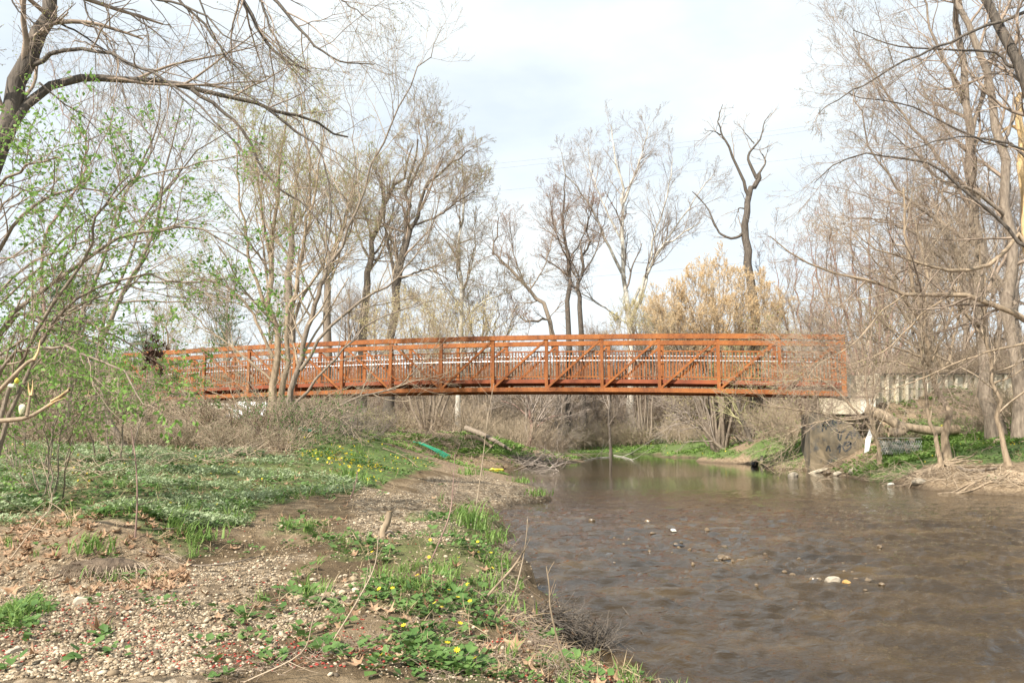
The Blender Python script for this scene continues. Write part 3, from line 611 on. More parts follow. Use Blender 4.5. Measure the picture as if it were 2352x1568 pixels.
bushy('yellow_bush', 'pale yellow-green bush over the far bank seen under bridge right of centre', 1640, 1010, 58, 6, 3.6, 3.2, twig_tan, (leaf_cream, 2, .09, 1.5), 44, cat='bush')
bushy('pink_bud_tree', 'small pinkish budding tree behind bridge beside the slender pale one', 1110, 870, 62, 5, 7, 3.2, twig_tan, (leaf_pink, 1, .08, 1.5), 45)
bushy('pink_bud_tree', 'tall reddish budding tree behind the right end of the bridge', 2000, 880, 48, 7, 11.5, 4.4, twig_brown, (leaf_pink, 1, .08, 1.5), 46, bark=bark_red)
bushy('pink_bud_tree', 'reddish budding tree left of the tall one, behind bridge right end', 1850, 880, 56, 6, 11, 4.2, twig_grey, (leaf_pink, 1, .07, 1.5), 47, bark=bark_red)
# N: right-hand big trees
build_tree('streamside_tree', 'thick grey trunk on the right bank, left of the two big trunks', 'tree',
    [([(2290,1012),(2276,900),(2258,760),(2248,600),(2240,480),(2226,330),(2218,160),(2200,-60)], .30, .10), ([(2250,640),(2190,560),(2120,480),(2060,430),(2000,330),(1960,230)], .09, .02), ([(2240,470),(2180,390),(2120,320),(2050,230),(1990,150),(1960,80)], .09, .02),
     ([(2235,420),(2230,300),(2190,180),(2140,60),(2110,-40)], .10, .03), ([(2226,330),(2260,200),(2290,100),(2300,-40)], .10, .03), ([(2262,760),(2200,640),(2130,560),(2060,520),(1980,500)], .08, .02)],
    30, bark_grey, twig_brown, LV(3.4, 12, .007, (7, 5, 3), up=.07), leaf=None, seed=51, drift=.35)
build_tree('streamside_tree', 'tall grey trunk near right edge with rough bark, right of the first big trunk', 'tree',
    [([(2345,1000),(2338,820),(2325,640),(2312,500),(2296,330),(2276,200),(2236,90),(2200,0),(2180,-80)], .25, .08), ([(2312,500),(2240,440),(2170,420),(2110,360),(2040,300)], .08, .02), ([(2296,350),(2340,240),(2370,150)], .08, .03), ([(2330,700),(2270,600),(2210,520),(2150,430),(2110,330)], .08, .02)],
    29, bark_grey, twig_brown, LV(3.2, 12, .007, (7, 5, 3), up=.07), seed=52, drift=.3)
build_tree('edge_tree', 'tree at right picture edge with limbs arching down left across the sky', 'tree',
    [([(2560,1000),(2480,600),(2420,350),(2352,180),(2290,40),(2230,-60)], .25, .09), ([(2400,15),(2300,50),(2210,85),(2130,118),(2060,145),(1990,190),(1930,225),(1880,260)], 0.050, 0.010), ([(2420,200),(2345,160),(2315,150),(2300,122),(2220,118),(2130,112),(2060,105),(2010,88),(1960,70)], 0.054, 0.010),
     ([(2480,640),(2352,560),(2290,505),(2215,440),(2150,385),(2060,360),(1980,358),(1910,385),(1870,420)], 0.058, 0.010), ([(2470,520),(2340,340),(2270,325),(2200,300),(2100,250),(2020,230),(1950,215)], 0.043, 0.010), ([(2470,480),(2352,345),(2300,338),(2240,320),(2180,318),(2080,345)], 0.043, 0.010)],
    20, bark_dark, twig_brown, LV(2.0, 11, .0048, (6, 5, 3), up=.0, ang=.75), leaf=(leaf_olive, 1, .025, 1.6), seed=53, drift=.15, wob=.015)
build_tree('arching_tree', 'small creekside tree whose pale boughs sweep left over the water from right edge', 'tree',
    [([(2440,1040),(2420,900),(2400,780),(2352,733),(2268,697),(2188,674),(2078,677),(2018,646),(1918,629),(1835,592),(1768,542)], .13, .014), ([(2430,960),(2400,700),(2348,545),(2291,599),(2201,622),(2135,612),(2051,582),(2008,569),(1950,520)], .10, .012),
     ([(2078,677),(2020,720),(1960,790),(1890,830),(1850,870)], .03, .01), ([(2188,674),(2120,720),(2040,800),(1980,830),(1900,850)], .035, .01), ([(2400,780),(2300,800),(2200,830),(2090,880),(2010,900)], .04, .01)],
    22, bark_tan, twig_brown, LV(2.1, 13, .005, (6, 5, 3), up=.02, ang=.7), seed=54, drift=.0, wob=.01)
build_tree('bank_tree', 'thicker of two slim trunks rising from spreading roots on the right bank', 'tree',
    [([(2178,1072),(2168,942),(2148,876),(2136,818),(2118,740),(2095,640),(2080,540),(2075,430)], .115, .03), ([(2140,830),(2180,740),(2200,640),(2190,540)], .05, .015), ([(2118,745),(2060,660),(2010,600),(1960,540)], .05, .012)],
    25, bark_tan, twig_tan, LV(2.6, 13, .006, (6, 5, 3), up=.06), seed=55)
build_tree('bank_tree', 'thinner of two slim trunks rising from spreading roots on the right bank', 'tree',
    [([(2162,1068),(2150,1010),(2139,965),(2125,888),(2118,836),(2112,780),(2060,700),(2030,620)], .075, .018), ([(2120,850),(2050,830),(1980,840),(1910,880)], .035, .01), ([(2116,820),(2030,790),(1960,770),(1890,790)], .03, .01)],
    24.4, bark_tan, twig_tan, LV(2.1, 13, .006, (6, 5, 2), up=.04), seed=56)
build_tree('bank_tree', 'leaning slim trunk among exposed roots at the far right of the bank', 'tree',
    [([(2321,1092),(2300,993),(2283,876),(2268,780),(2262,680),(2250,560)], .085, .02), ([(2283,880),(2330,860),(2380,820)], .03, .01), ([(2268,790),(2210,700),(2170,620)], .04, .01)],
    22.5, bark_tan, twig_tan, LV(2.2, 12, .006, (6, 4, 2), up=.05), seed=57)
build_tree('forked_tree', 'forked trunk behind the retaining wall at right', 'tree',
    [([(2110+60,960),(2165,860),(2150,800),(2130,740),(2125,640),(2100,500)], .17, .05), ([(2163,870),(2185,800),(2200,720),(2205,600)], .12, .04)], 42, bark_tan, twig_brown, LV(3.4, 14, .009, (7, 5, 3), up=.08), seed=58)
build_tree('abutment_tree', 'multi-stemmed small tree at foot of the tagged pier reaching over the bridge end', 'tree',
    [([(2026,1062),(2012,1003),(1992,937),(1986,855),(1980,790),(1990,720)], .085, .015), ([(2012,1005),(1930,905),(1870,862),(1830,815),(1795,780),(1770,760)], .05, .012), ([(1998,955),(1940,962),(1890,950),(1800,935),(1720,920),(1680,905)], .045, .01), ([(1996,955),(1900,965),(1840,980),(1790,1010)], .035, .009),
     ([(1986,860),(1930,830),(1870,835),(1800,850)], .03, .008), ([(1986,855),(2030,800),(2070,770)], .03, .008), ([(2024,1055),(2010,990),(2004,900),(2010,820)], .05, .012)],
    28.5, bark_tan, twig_tan, LV(2.0, 13, .006, (6, 5, 0), up=.01)[:3], leaf=(leaf_lime, 1, .05, 1.5), seed=59, drift=.12)
build_tree('broken_tree', 'snapped orange-brown trunk stub high at right edge', 'tree',
    [([(2400,1000),(2372,700),(2352,500),(2342,380),(2340,280),(2345,215)], .20, .12), ([(2345,300),(2320,290),(2290,315),(2262,330)], .08, .02)], 31, split_wood, twig_brown, LV(1.5, 4, .008, (3, 3, 0))[:3], seed=60)
# leaning far-bank trunks under the bridge
build_tree('leaning_bank_tree', 'dark trunk leaning left from the far bank near the grass under bridge', 'tree', [([(1672,1050),(1645,1020),(1620,990),(1590,970),(1560,950)], .13, .04), ([(1620,990),(1600,940),(1560,900)], .05, .02)], 49, bark_grey, twig_grey, LV(2.6, 12, .012, (6, 4, 0), up=.02)[:3], seed=61)
build_tree('leaning_bank_tree', 'curved trunk leaning left above the bank, beside the pier', 'tree', [([(1728,1010),(1712,980),(1700,950),(1690,910),(1670,880)], .14, .06), ([(1700,950),(1720,900),(1700,850)], .06, .02)], 45, bark_dark, twig_green, LV(2.6, 12, .011, (6, 4, 0), up=.03)[:3], leaf=(leaf_lime, 1, .07, 1.5), seed=62)
build_tree('slim_creek_tree', 'single slim dark trunk standing at far waterline below the bridge', 'tree', [([(1402,1046),(1401,990),(1400,940),(1402,880),(1404,840)], .12, .06)], 61, bark_dark, twig_grey, LV(2.6, 9, .012, (5, 4, 0))[:3], seed=63)
build_tree('stub_tree', 'reddish broken trunk in the debris below the bridge centre-left', 'tree', [([(1213,1046),(1214,1020),(1222,985),(1217,950),(1212,910)], .2, .08), ([(1220,990),(1260,960),(1300,950)], .06, .02), ([(1218,960),(1180,930),(1150,920)], .06, .02)], 50, bark_red, twig_grey, LV(2.4, 14, .011, (6, 4, 0))[:3], seed=64)

# ---- woods behind: six prototypes, copied
def proto_tree(seed, h, twig, bark, leaf=None, spread=1.0, forks=3):
    rg = np.random.default_rng(seed); n = 14; z = np.linspace(0, h*.8, n)
    tr = np.stack([np.cumsum(rg.normal(size=n))*.12, np.cumsum(rg.normal(size=n))*.12, z], 1); tr -= tr[0]; tr[0, 2] = -.3
    PP = tr[None]; RR = (h*.016)*(1-np.linspace(0, 1, n)*.8)[None]; RR[0, 0] *= 1.5
    mb = MB().tubes(PP, RR, 8)
    f = spawn(PP, RR, rg, forks, .3, .6, .45, h*.5, .6, 12, .06, .12, .03, rel=False); mb.tubes(f[0], f[1], 6)
    allp = np.concatenate([cat_rom(PP[0], 12)[None], f[0]]); allr = np.concatenate([np.interp(np.linspace(0, 1, 12), np.linspace(0, 1, n), RR[0])[None], f[1]])
    cr = MB(); cur = spawn(allp, allr, rg, 12, .3, 1, .8*spread, h*.2, .5, 7, .13, .07, .02, rel=False); cr.tubes(cur[0], cur[1], 4)
    for per, ln, rm in ((6, .5, .011), (5, .5, .008), (3, .5, .007)):
        cur = spawn(cur[0], cur[1], rg, per, .2, 1, .7, ln, .6, 5, .13, .06, rm); cr.tubes(cur[0], cur[1], 3)
    mt = mesh_from('trunk', np.concatenate(mb.V), np.concatenate(mb.Q), None, bark); mc = mesh_from('crown', np.concatenate(cr.V), np.concatenate(cr.Q), None, twig); ml = None
    if leaf:
        V, Qd = leaf_quads(along(cur[0], 1, rg), leaf[1], rg, 1.5); ml = mesh_from('foliage', V, Qd, None, leaf[0])
    return mt, mc, ml
def proto_brush(seed, h, rad, twig, leaf=None, stems=40, lsize=.07):
    rg = np.random.default_rng(seed); a = rg.random(stems)*6.283; rr = rad*.5*np.sqrt(rg.random(stems)); n = 8
    base = np.stack([rr*np.cos(a), rr*np.sin(a), np.full(stems, -.1)], 1); d = norm(np.stack([np.cos(a)*.6, np.sin(a)*.6, np.ones(stems)], 1)+rg.normal(size=(stems, 3))*.25)
    out = np.zeros((stems, n, 3)); out[:, 0] = base; ln = h*(.6+.5*rg.random(stems))
    for j in range(1, n):
        d = norm(d+rg.normal(size=(stems, 3))*.12+np.array([0, 0, -.035])); out[:, j] = out[:, j-1]+d*(ln/(n-1))[:, None]
    RR = np.linspace(.028, .01, n)[None]*np.ones((stems, 1)); mb = MB().tubes(out, RR, 4); cur = (out, RR)
    for per, l_, rm in ((8, .42, .010), (6, .5, .009)):
        cur = spawn(cur[0], cur[1], rg, per, .15, 1, .75, l_, .6, 5, .16, .02, rm); mb.tubes(cur[0], cur[1], 3)
    ms = mesh_from('stems', np.concatenate(mb.V), np.concatenate(mb.Q), None, twig); ml = None
    if leaf:
        V, Qd = leaf_quads(along(cur[0], 1, rg), lsize, rg, 1.5); ml = mesh_from('foliage', V, Qd, None, leaf)
    return ms, None, ml
PT = [proto_tree(201, 17, twig_brown, bark_grey), proto_tree(202, 19, twig_grey, bark_grey, None, .85), proto_tree(203, 15, twig_tan, bark_tan, (leaf_olive, .08)),
      proto_tree(204, 18, twig_grey, bark_dark), proto_tree(205, 14, twig_brown, bark_red, (leaf_pink, .08)), proto_tree(206, 20, twig_grey, bark_pale, None, .8)]
ORD = 'first second third fourth fifth sixth seventh eighth ninth tenth eleventh twelfth thirteenth fourteenth'.split()
panel_px = [371,476.6,599.8,724.6,855,989,1133.3,1280,1431.5,1589.6,1752,1919,2090.3,2260,2434]
def where(px):
    s = px*1.2653
    if s < panel_px[0]: return 'left of the bridge'
    if s > panel_px[-1]: return 'right of the bridge end'
    k = int(np.searchsorted(panel_px, s))-1
    return f'behind the {ORD[min(max(k,0),13)]} bridge panel from the left'
later = {}
def uniq(lab): return lab
def put(protos, names, base, kind, px, Yd, sc, rot, name, cat, group, adj, tail=None):
    x = (px-1176)/F*Yd*1.0; z = gz(x, Yd)
    label = uniq(f'{adj} {tail or where(px)}')
    e = empty(name, (x, Yd, z), label, cat, group); later.setdefault(label, []).append((px, e)); e.scale = (sc, sc, sc); e.rotation_euler = (0, 0, rot)
    for nm, me_ in zip(names, protos[kind]):
        if me_: link(nm, me_, e)
    return e
adjs = ['bare brown-twigged woodland tree', 'tall bare grey woodland tree', 'tan woodland tree with pale buds', 'dark-trunked bare woodland tree', 'reddish budding woodland tree', 'pale-barked bare woodland tree']
spots = [(1300,92,1,.62),(1345,86,3,.66),(1420,84,3,.62),(1480,90,1,.72),(1535,82,2,.72),(1230,98,4,.45),(1590,88,1,.8),(-150,62,0,.9),(-40,55,1,.8),(150,58,2,.85),(390,64,2,.7),(520,78,5,.8),(600,70,2,.9),(790,72,1,.9),(860,86,3,.9),(980,78,2,.8),(1010,92,0,.8),(1120,95,4,.6),(1180,100,2,.55),(1240,96,0,.5),
         (1370,88,0,.8),(1400,98,1,.85),(1500,86,3,.85),(1560,92,1,.8),(1600,76,3,.7),(1690,86,0,.75),(1760,78,4,.75),(1800,68,2,.65),(1880,66,0,.7),(1930,74,4,.8),(2010,68,4,.85),(2050,58,0,.8),
         (2110,50,3,.75),(2150,62,5,.9),(2220,48,0,.85),(2300,66,1,1.),(2330,46,3,.9),(2420,48,1,.9),(2480,60,4,1.),(2560,52,0,1.)]
rg0 = np.random.default_rng(5)
for px, Yd, k, sc in spots:
    put(PT, ('trunk', 'crown', 'foliage'), 0, k, px, Yd, sc*(.92+.16*rg0.random()), rg0.random()*6.28, 'woodland_tree', 'tree', 'woodland trees beyond the bridge', adjs[k])
PB = [proto_brush(301, 3.6, 3.2, twig_tan), proto_brush(302, 3.2, 3.0, twig_grey, leaf_olive), proto_brush(303, 2.6, 2.8, twig_tan, leaf_lime, lsize=.06), proto_brush(304, 4.4, 3.0, twig_brown), proto_brush(305, 1.6, 2.6, twig_tan, leaf_ground, 30, .05)]
badj = ['tan leafless thicket', 'grey thicket with olive buds', 'thicket with fresh lime leaves', 'tall brown twiggy thicket', 'low tangled brush']
bs = []
for i, px in enumerate(np.linspace(-60, 2480, 46)):
    for row, Yd in enumerate((66, 80)):
        if row == 0 and 1230 < px < 1720: Yd = 79
        if row == 0 and px > 1880: Yd = 50
        if row == 0 and px < 300: Yd = 52
        bs.append((px+rg0.normal()*20, Yd+rg0.normal()*2.5, int(rg0.choice([0, 1, 3, 0, 2])), .85+.6*rg0.random()))
for px, Yd, k, sc in bs:
    put(PB, ('stems', '', 'foliage'), 0, k, px, Yd, sc, rg0.random()*6.28, 'thicket', 'brush', 'brush at the edge of the woods', badj[k])
near_bs = [(1055,50,0,.8,'before the slender pale tree, seen under the bridge'),(230,20,4,.5,'nearest the slim brown tree, before the bridge end'),(320,19.5,4,.5,'on left bank crest, before the grey curved branch'),(400,20,4,.48,'on left bank crest under the second and third panels'),(480,20.5,4,.5,'on left bank crest beside the grey fallen branch'),(560,20,4,.45,'on left bank crest below the twin-trunked tree'),(640,20.5,4,.42,'above the yellow flowers, below the twin-trunked tree'),(120,20,4,.5,'behind the small leafy bush at left'),(330,26,4,.6,'at the crest of left bank, leftmost of the tangles'),(420,24,4,.65,'left of the twin-trunked tree on left bank crest'),(500,26,0,.33,'just left of the twin-trunked tree, reaching the bridge'),(560,24,4,.95,'at foot of the twin-trunked tree, left side'),
           (640,24,4,.8,'at foot of the twin-trunked tree, right side'),(740,29,2,.6,'beside yellow flowers right of the twin-trunked tree'),(800,27,1,.45,'at the flowery slope edge under the bridge'),(250,24,4,.7,'before the left end of the bridge'),(150,22,4,1.1,'behind the leafy shrub at far left'),
           (60,22,2,.9,'by the left picture edge under the big tree'),(330,33,2,.5,'hiding the left bridge abutment'),(200,34,1,.9,'before the tan board wall at far left'),(420,34,0,.35,'under the second bridge panel'),
           (850,34,1,.4,'on the mound left of the straw heap'),(1180,48,0,.55,'among driftwood below the bridge centre-left'),(1260,52,0,.5,'at the tip of debris on the far left shore'),(1120,55,0,.8,'behind the driftwood logs'),
           (1780,44,2,.75,'left of the tagged pier'),(1830,40,0,.5,'against the left face of the tagged pier'),(1730,52,1,.8,'above the grey leaning trunk on far bank'),(2230,32,3,.35,'before the retaining wall at right'),
           (2330,34,2,.7,'between the big right trunks'),(2060,33,4,.5,'above the fallen log'),(2380,30,0,.7,'at the right picture edge'),(1560,72,2,.8,'behind the far grassy bank'),(1400,74,2,.9,'behind the slim creek tree'),(1330,72,1,.9,'left of the slim creek tree'),(1490,72,1,.9,'between slim creek tree and far grassy bank'),(1250,64,1,.85,'at the waterline left of the two dark trunks'),(1310,69,2,.8,'at foot of the two dark trunks'),(1365,70,0,.8,'right of the two dark trunks'),(1450,70,2,.8,'at foot of the white-barked sycamore'),(1560,68,0,.7,'on the far grassy bank'),(1200,58,0,.8,'behind the reddish broken trunk'),(1020,56,1,.8,'behind the straw mound, left'),(930,54,2,.8,'behind the straw mound, far left')]
for px, Yd, k, sc, tail in near_bs:
    put(PB, ('stems', '', 'foliage'), 0, k, px, Yd, sc, rg0.random()*6.28, 'thicket', 'brush', None, badj[k], tail)
ORD2 = ORD+[str(k)+'th' for k in range(15, 40)]
for lab, lst in later.items():
    if len(lst) > 1:
        for k, (px, e) in enumerate(sorted(lst, key=lambda q: q[0])): e['label'] = lab+(', leftmost' if k == 0 else f', {ORD2[k]} from left')
# conifers
def conifer(px, Yd, h, wid, label, seed):
    x = (px-1176)/F*Yd; z = gz(x, Yd); rg = np.random.default_rng(seed); n = 10
    e = empty('cedar_tree', (x, Yd, z), label, 'evergreen tree')
    tr = np.stack([np.full(n, x), np.full(n, Yd), np.linspace(z-.2, z+h, n)], 1)[None]; rr = np.linspace(.13, .02, n)[None]
    MB().tubes(tr, rr, 7).done('trunk', bark_red, e, smooth=True)
    c = spawn(tr, rr, rg, 90, .12, 1, 1.25, wid, .3, 6, .08, -.01, .012, rel=False); c2 = spawn(c[0], c[1], rg, 7, .2, 1, .7, .35, .6, 4, .1, 0, .006)
    MB().tubes(c[0], c[1], 3).tubes(c2[0], c2[1], 3).done('crown', twig_brown, e)
    V, Qd = leaf_quads(along(c2[0], 12, rg, .05), .17, rg, 4); MB().add(V, Qd).done('foliage', leaf_conifer, e)
conifer(515, 60, 8.5, 2.0, 'dark green cedar behind the left part of the bridge', 71)
conifer(150, 27, 4.6, 1.5, 'dark green cedar among shrubs left of the bridge end', 72)
conifer(330, 58, 6.6, 1.6, 'small cedar just past the left end post of the bridge', 73)

# ---- leafy shrub in the left foreground
def leafy(name, label, stems, Yd, leaf, l1, per, seed, rm=.0028, lp=2, bark=bark_grey, root=True, twig=twig_brown, up=.03):
    return build_tree(name, label, 'shrub', stems, Yd, bark, twig, LV(l1, per, rm, (5, 4, 0), up=up, ang=.6, t0=.15)[:3], leaf=(leaf[0], lp, leaf[1], 1.9), seed=seed, root=root, drift=.25, bases=tuple(range(len(stems))) if root else None, wob=.02)
leafy('leafy_shrub', 'large arching shrub with fresh green leaves filling the left edge', [
    ([(-140,1110),(-60,880),(20,740),(150,620),(250,560),(330,530),(430,525),(520,560),(600,620)], .035, .006), ([(-100,1120),(0,760),(110,735),(200,742),(300,790),(370,840)], .03, .006), ([(-160,1100),(-90,760),(0,560),(80,470),(200,440),(300,470)], .03, .006),
    ([(-150,1100),(-80,700),(0,450),(60,380),(150,370)], .03, .006), ([(-60,1110),(20,900),(120,700),(200,560),(240,470),(300,400)], .028, .006), ([(-120,1100),(0,850),(90,800),(180,810),(280,860),(330,930)], .025, .005), ([(-40,1110),(60,860),(180,690),(300,640),(420,650),(500,700)], .026, .005),
    ([(-100,1100),(-40,600),(10,470),(90,440),(160,480)], .02, .005)], 8.5, (leaf_green, .062), 1.0, 13, 81, lp=3)
leafy('leafy_bush', 'small green-leaved bush with dark thin stems in front of the silver ground cover', [
    ([(100,1115),(60,1020),(30,930),(10,850)], .010, .004), ([(110,1118),(110,1030),(90,930),(60,840)], .010, .004), ([(130,1118),(135,1040),(150,950),(170,870)], .010, .004), ([(150,1118),(160,1030),(180,950),(240,880)], .010, .004), ([(90,1115),(20,1050),(-20,980)], .009, .004), ([(120,1120),(120,1000),(140,900),(110,800)], .010, .004)], 9.5, (leaf_green, .05), .55, 11, 82, lp=3)
leafy('leafy_bush', 'green-leaved bush arching before the left bridge end', [
    ([(260,1020),(240,930),(260,860),(330,820)], .015, .004), ([(280,1020),(290,940),(340,880),(420,860)], .015, .004), ([(230,1020),(190,930),(170,850),(200,780)], .015, .004), ([(300,1025),(330,950),(400,910),(470,900)], .012, .004)], 15, (leaf_green, .075), .7, 8, 83, rm=.003, lp=2)
leafy('leafy_branch', 'long thin leafy bough arching over the left part of the bridge', [
    ([(-80,860),(80,760),(200,690),(330,650),(450,650),(560,700),(640,760)], .02, .004), ([(-60,700),(80,600),(220,540),(380,500),(480,520),(560,560)], .018, .004), ([(0,700),(150,560),(300,420),(420,380),(540,360),(600,350)], .015, .004)], 9.5, (leaf_green, .05), .8, 10, 84, root=False)
leafy('leafy_bush', 'dense green-leaved bush at far left behind the snapped branch', [
    ([(20,1040),(10,960),(-10,880),(20,800),(60,720)], .014, .004), ([(60,1040),(60,960),(90,880),(140,800),(190,730)], .014, .004), ([(100,1040),(130,960),(180,900),(240,840)], .014, .004), ([(40,1040),(30,940),(60,840),(100,750),(120,660)], .014, .004), ([(140,1045),(180,980),(260,930),(330,900)], .012, .004)], 12.5, (leaf_green, .07), 1.0, 12, 86, rm=.0035, lp=3)
leafy('leafy_bush', 'green brush at the foot of the twin-trunked tree above yellow flowers', [
    ([(620,1040),(600,1000),(570,970)], .012, .004), ([(660,1040),(680,1000),(720,970)], .012, .004), ([(700,1030),(740,990),(780,960)], .012, .004), ([(640,1040),(640,1000),(650,960)], .012, .004)], 21, (leaf_ground, .07), .9, 10, 85, rm=.005, lp=2)

# clump of dead leaves caught in a branch, broken branches, plastic scraps
def leaf_shape(seed, size, curl=.4):
    rg = np.random.default_rng(seed); k = 15; a = np.arange(k)/k*6.283; r = size*(.62+.38*np.cos(5*a)*(.7+.3*rg.random()))*(1+.15*rg.random(k))
    x = r*np.cos(a); y = r*np.sin(a); z = curl*(x*x*rg.uniform(-1, 2.2)+y*y*rg.uniform(-.5, 2.4))/size+rg.normal(size=k)*size*.07
    V = np.vstack([[0, 0, 0], np.stack([x, y, z], 1)]); Tt = [(0, i+1, (i+1) % k+1) for i in range(k)]
    V = np.vstack([V, [[-size*.75, 0, 0], [-size*1.5, size*.03, size*.15], [-size*1.5, -size*.03, size*.15]]]); Tt.append((k+1, k+2, k+3))
    return V, Tt
dc = MB(); rg1 = np.random.default_rng(9)
for k in range(46):
    V, Tt = leaf_shape(k, .05, .7); A = norm(rg1.normal(size=(3, 3))); q_, _ = np.linalg.qr(A)
    c = P(352, 818, 9.4)+rg1.normal(size=3)*np.array([.05, .06, .095]); dc.add(V@q_+c, None, Tt)
tag(dc.done('dead_leaf_clump', leafmat('dead_leaf_dark', (.05, .025, .018), (.13, .065, .045), .1), None, P(352, 818, 9.4)), 'dark brown clump of dead leaves hanging before the left end of bridge', 'leaf clump')
bb = empty('broken_branch', tuple(P(0, 965, 5.5)), 'thick snapped branch with pale split wood at the left picture edge', 'branch')
MB().path([P(-40, 970, 5.6), P(10, 965, 5.5), P(65, 958, 5.5), P(120, 925, 5.5), P(160, 895, 5.4)], .018, .010, 8).done('bark', bark_tan, bb, smooth=True)
MB().path([P(62, 955, 5.49), P(66, 930, 5.5), P(70, 905, 5.5)], .012, .008, 6).path([P(-30, 930, 5.6), P(15, 880, 5.5), P(60, 835, 5.5), P(78, 825, 5.5)], .015, .012, 8).done('side_stub', bark_tan, bb, smooth=True)
MB().path([P(78, 826, 5.49), P(88, 805, 5.49), P(92, 780, 5.49)], .012, .002, 5).path([P(70, 908, 5.49), P(66, 892, 5.5), P(65, 878, 5.5)], .009, .002, 5).path([P(72, 908, 5.49), P(75, 890, 5.5), P(75, 872, 5.5)], .009, .002, 5).path([P(118, 922, 5.44), P(140, 908, 5.43), P(160, 890, 5.4)], .010, .002, 5).path([P(110, 932, 5.46), P(130, 920, 5.4), P(155, 912, 5.4)], .006, .001, 5).done('split_end', split_wood, bb)
pale_y = simple('pale_plastic', (.62, .62, .40), (.80, .80, .68), 6, bs=.1, rough=.5)
def blob(c, r, mat, name, label, cat, seed=0, sub=2, parent=None, group=None, rough=.18):
    import bmesh
    bm = bmesh.new(); bmesh.ops.create_icosphere(bm, subdivisions=sub, radius=1); rg = np.random.default_rng(seed)
    ax = norm(rg.normal(size=(9, 3))); am = rg.uniform(.62, .98, 9)
    for v in bm.verts:
        p = np.array(v.co); 
        for a_, m_ in zip(ax, am):
            d = p@a_
            if d > m_: p = p-a_*(d-m_)
        p = p*(1+rough*.3*rg.normal()*.3); v.co = p*np.array(r)
    me_ = bpy.data.meshes.new(name); bm.to_mesh(me_); bm.free(); me_.materials.append(mat)
    o = link(name, me_, parent, tuple(c)); o.rotation_euler = (rg.normal()*.12, rg.normal()*.12, rg.random()*6.28)
    if label: tag(o, label, cat, group)
    return o
blob(P(26, 886, 6.6), (.04, .025, .018), pale_y, 'plastic_scrap', 'pale cream plastic scrap caught in brush at left edge, lower one', 'litter', 1)
blob(P(38, 874, 6.6), (.035, .02, .025), yellow_pl, 'plastic_scrap', 'pale yellow plastic scrap just above the cream one at left edge', 'litter', 2)
blob(P(50, 940, 6.8), (.03, .025, .05), pale_y, 'plastic_scrap', 'whitish plastic jug shape behind the snapped branch at left', 'litter', 3)

# ------------------------------------------------------------------ wires
for i, (a, c, lab) in enumerate([((900,398),(2330,218),'top power line crossing the sky behind the trees'), ((900,410),(2330,228),'second power line, just under the top one'), ((900,458),(2330,295),'third power line, well below the upper pair'),
                                ((900,665),(2330,530),'lowest dark cable crossing the tree trunks above the bridge')]):
    Yd = 72 if i < 3 else 66
    p0, p1 = P(*a, Yd+6), P(*c, Yd-6); tt = np.linspace(0, 1, 24)[:, None]; q = p0+(p1-p0)*tt; q[:, 2] -= 1.1*(1-(2*tt[:, 0]-1)**2)*.5
    o = MB().tubes(q[None], np.full((1, 24), .014 if i < 3 else .016), 4).done('power_line', wire_mat, None, p0, True); tag(o, lab, 'cable', 'power lines over the creek')

# ------------------------------------------------------------------ rocks, logs, roots, litter on the banks
def on_ground(px, py):                          # march the sight line to the ground
    d = ray(px, py); d = d/d[1]; ys = np.geomspace(2.5, 90, 900); xs = d[0]*ys; zs = EYE+d[2]*ys; h = np.maximum(ground(xs, ys), 0); hit = zs <= h; k = int(np.argmax(hit)) if hit.any() else 700
    return np.array([xs[k], ys[k], max(h[k], 0)])
def rock(px, py, w, h, mat, label, seed, cat='rock', sink=.3, group=None, dpt=None):
    c = on_ground(px, py); s = c[1]/F; r = (w*s/2, (dpt or w*.7)*s/2, h*s/2*1.3)
    c[2] += r[2]*(.6-sink); return blob(c, r, mat, 'rock', label, cat, seed, 2, group=group)
for i, (px, py, w, h, mt, lab) in enumerate([
    (1822,1094,26,12,stone_mat,'pale pointed rock standing in the water left of the flat slabs'),(1875,1086,64,8,concrete,'long flat concrete slab at the waterline below the pier'),(1900,1089,30,14,stone_wet,'dark rock under the flat slabs at right waterline'),
    (1925,1091,28,10,stone_mat,'grey flat rock right of the dark one at waterline'),(1958,1088,26,16,stone_mat,'squared rock at right end of the waterline slabs'),(2110,1112,44,16,stone_mat,'broad pale boulder half buried on the right shore'),(2046,1113,20,6,concrete_pale,'small white flat stone at right shore edge'),
    (1913,1336,36,16,stone_mat,'pale stone breaking the riffle, left of the orange one'),(1945,1342,24,14,simple('orange_stone',(.30,.17,.05),(.45,.27,.10),8,rough=.4),'orange-brown stone breaking the riffle beside the pale one'),(1866,1334,18,12,stone_wet,'dark stone left of the pale riffle stone'),
    (1658,1281,28,10,stone_wet,'dark wet stone in the riffle, mid river'),(1360,1198,17,10,stone_wet,'round dark stone alone in the calm near water'),(1547,1219,22,6,concrete_pale,'small pale orange stone left of mid river'),(1995,1335,24,8,stone_wet,'brown wet stone at right of the riffle pair'),
    (1592,1298,14,10,stone_wet,'small dark stone left of the mid river stone'),(1702,1288,20,7,stone_wet,'low wet stone right of the mid river stone'),(1770,1290,18,6,stone_wet,'low wet stone at centre right of the riffle'),(2020,1257,20,8,stone_wet,'brown stone in the far riffle right side'),
    (190,1385,42,22,stone_mat,'angular grey rock on the gravel at lower left'),(1750,1062,12,16,stone_mat,'white stone on the bank right of the black bag'),(30,1500,34,18,stone_mat,'smooth brown stone at lower left edge'),(1500,1226,16,6,stone_wet,'small rust wet stone nearest the left bank riffle'),
    (1825,1402,16,6,stone_wet,'thin dark stone below the pale riffle stone'),(1560,1255,30,6,black_pl,'dark sliver of driftwood rock in mid river')]):
    rock(px, py, w, h, mt, lab, 400+i)
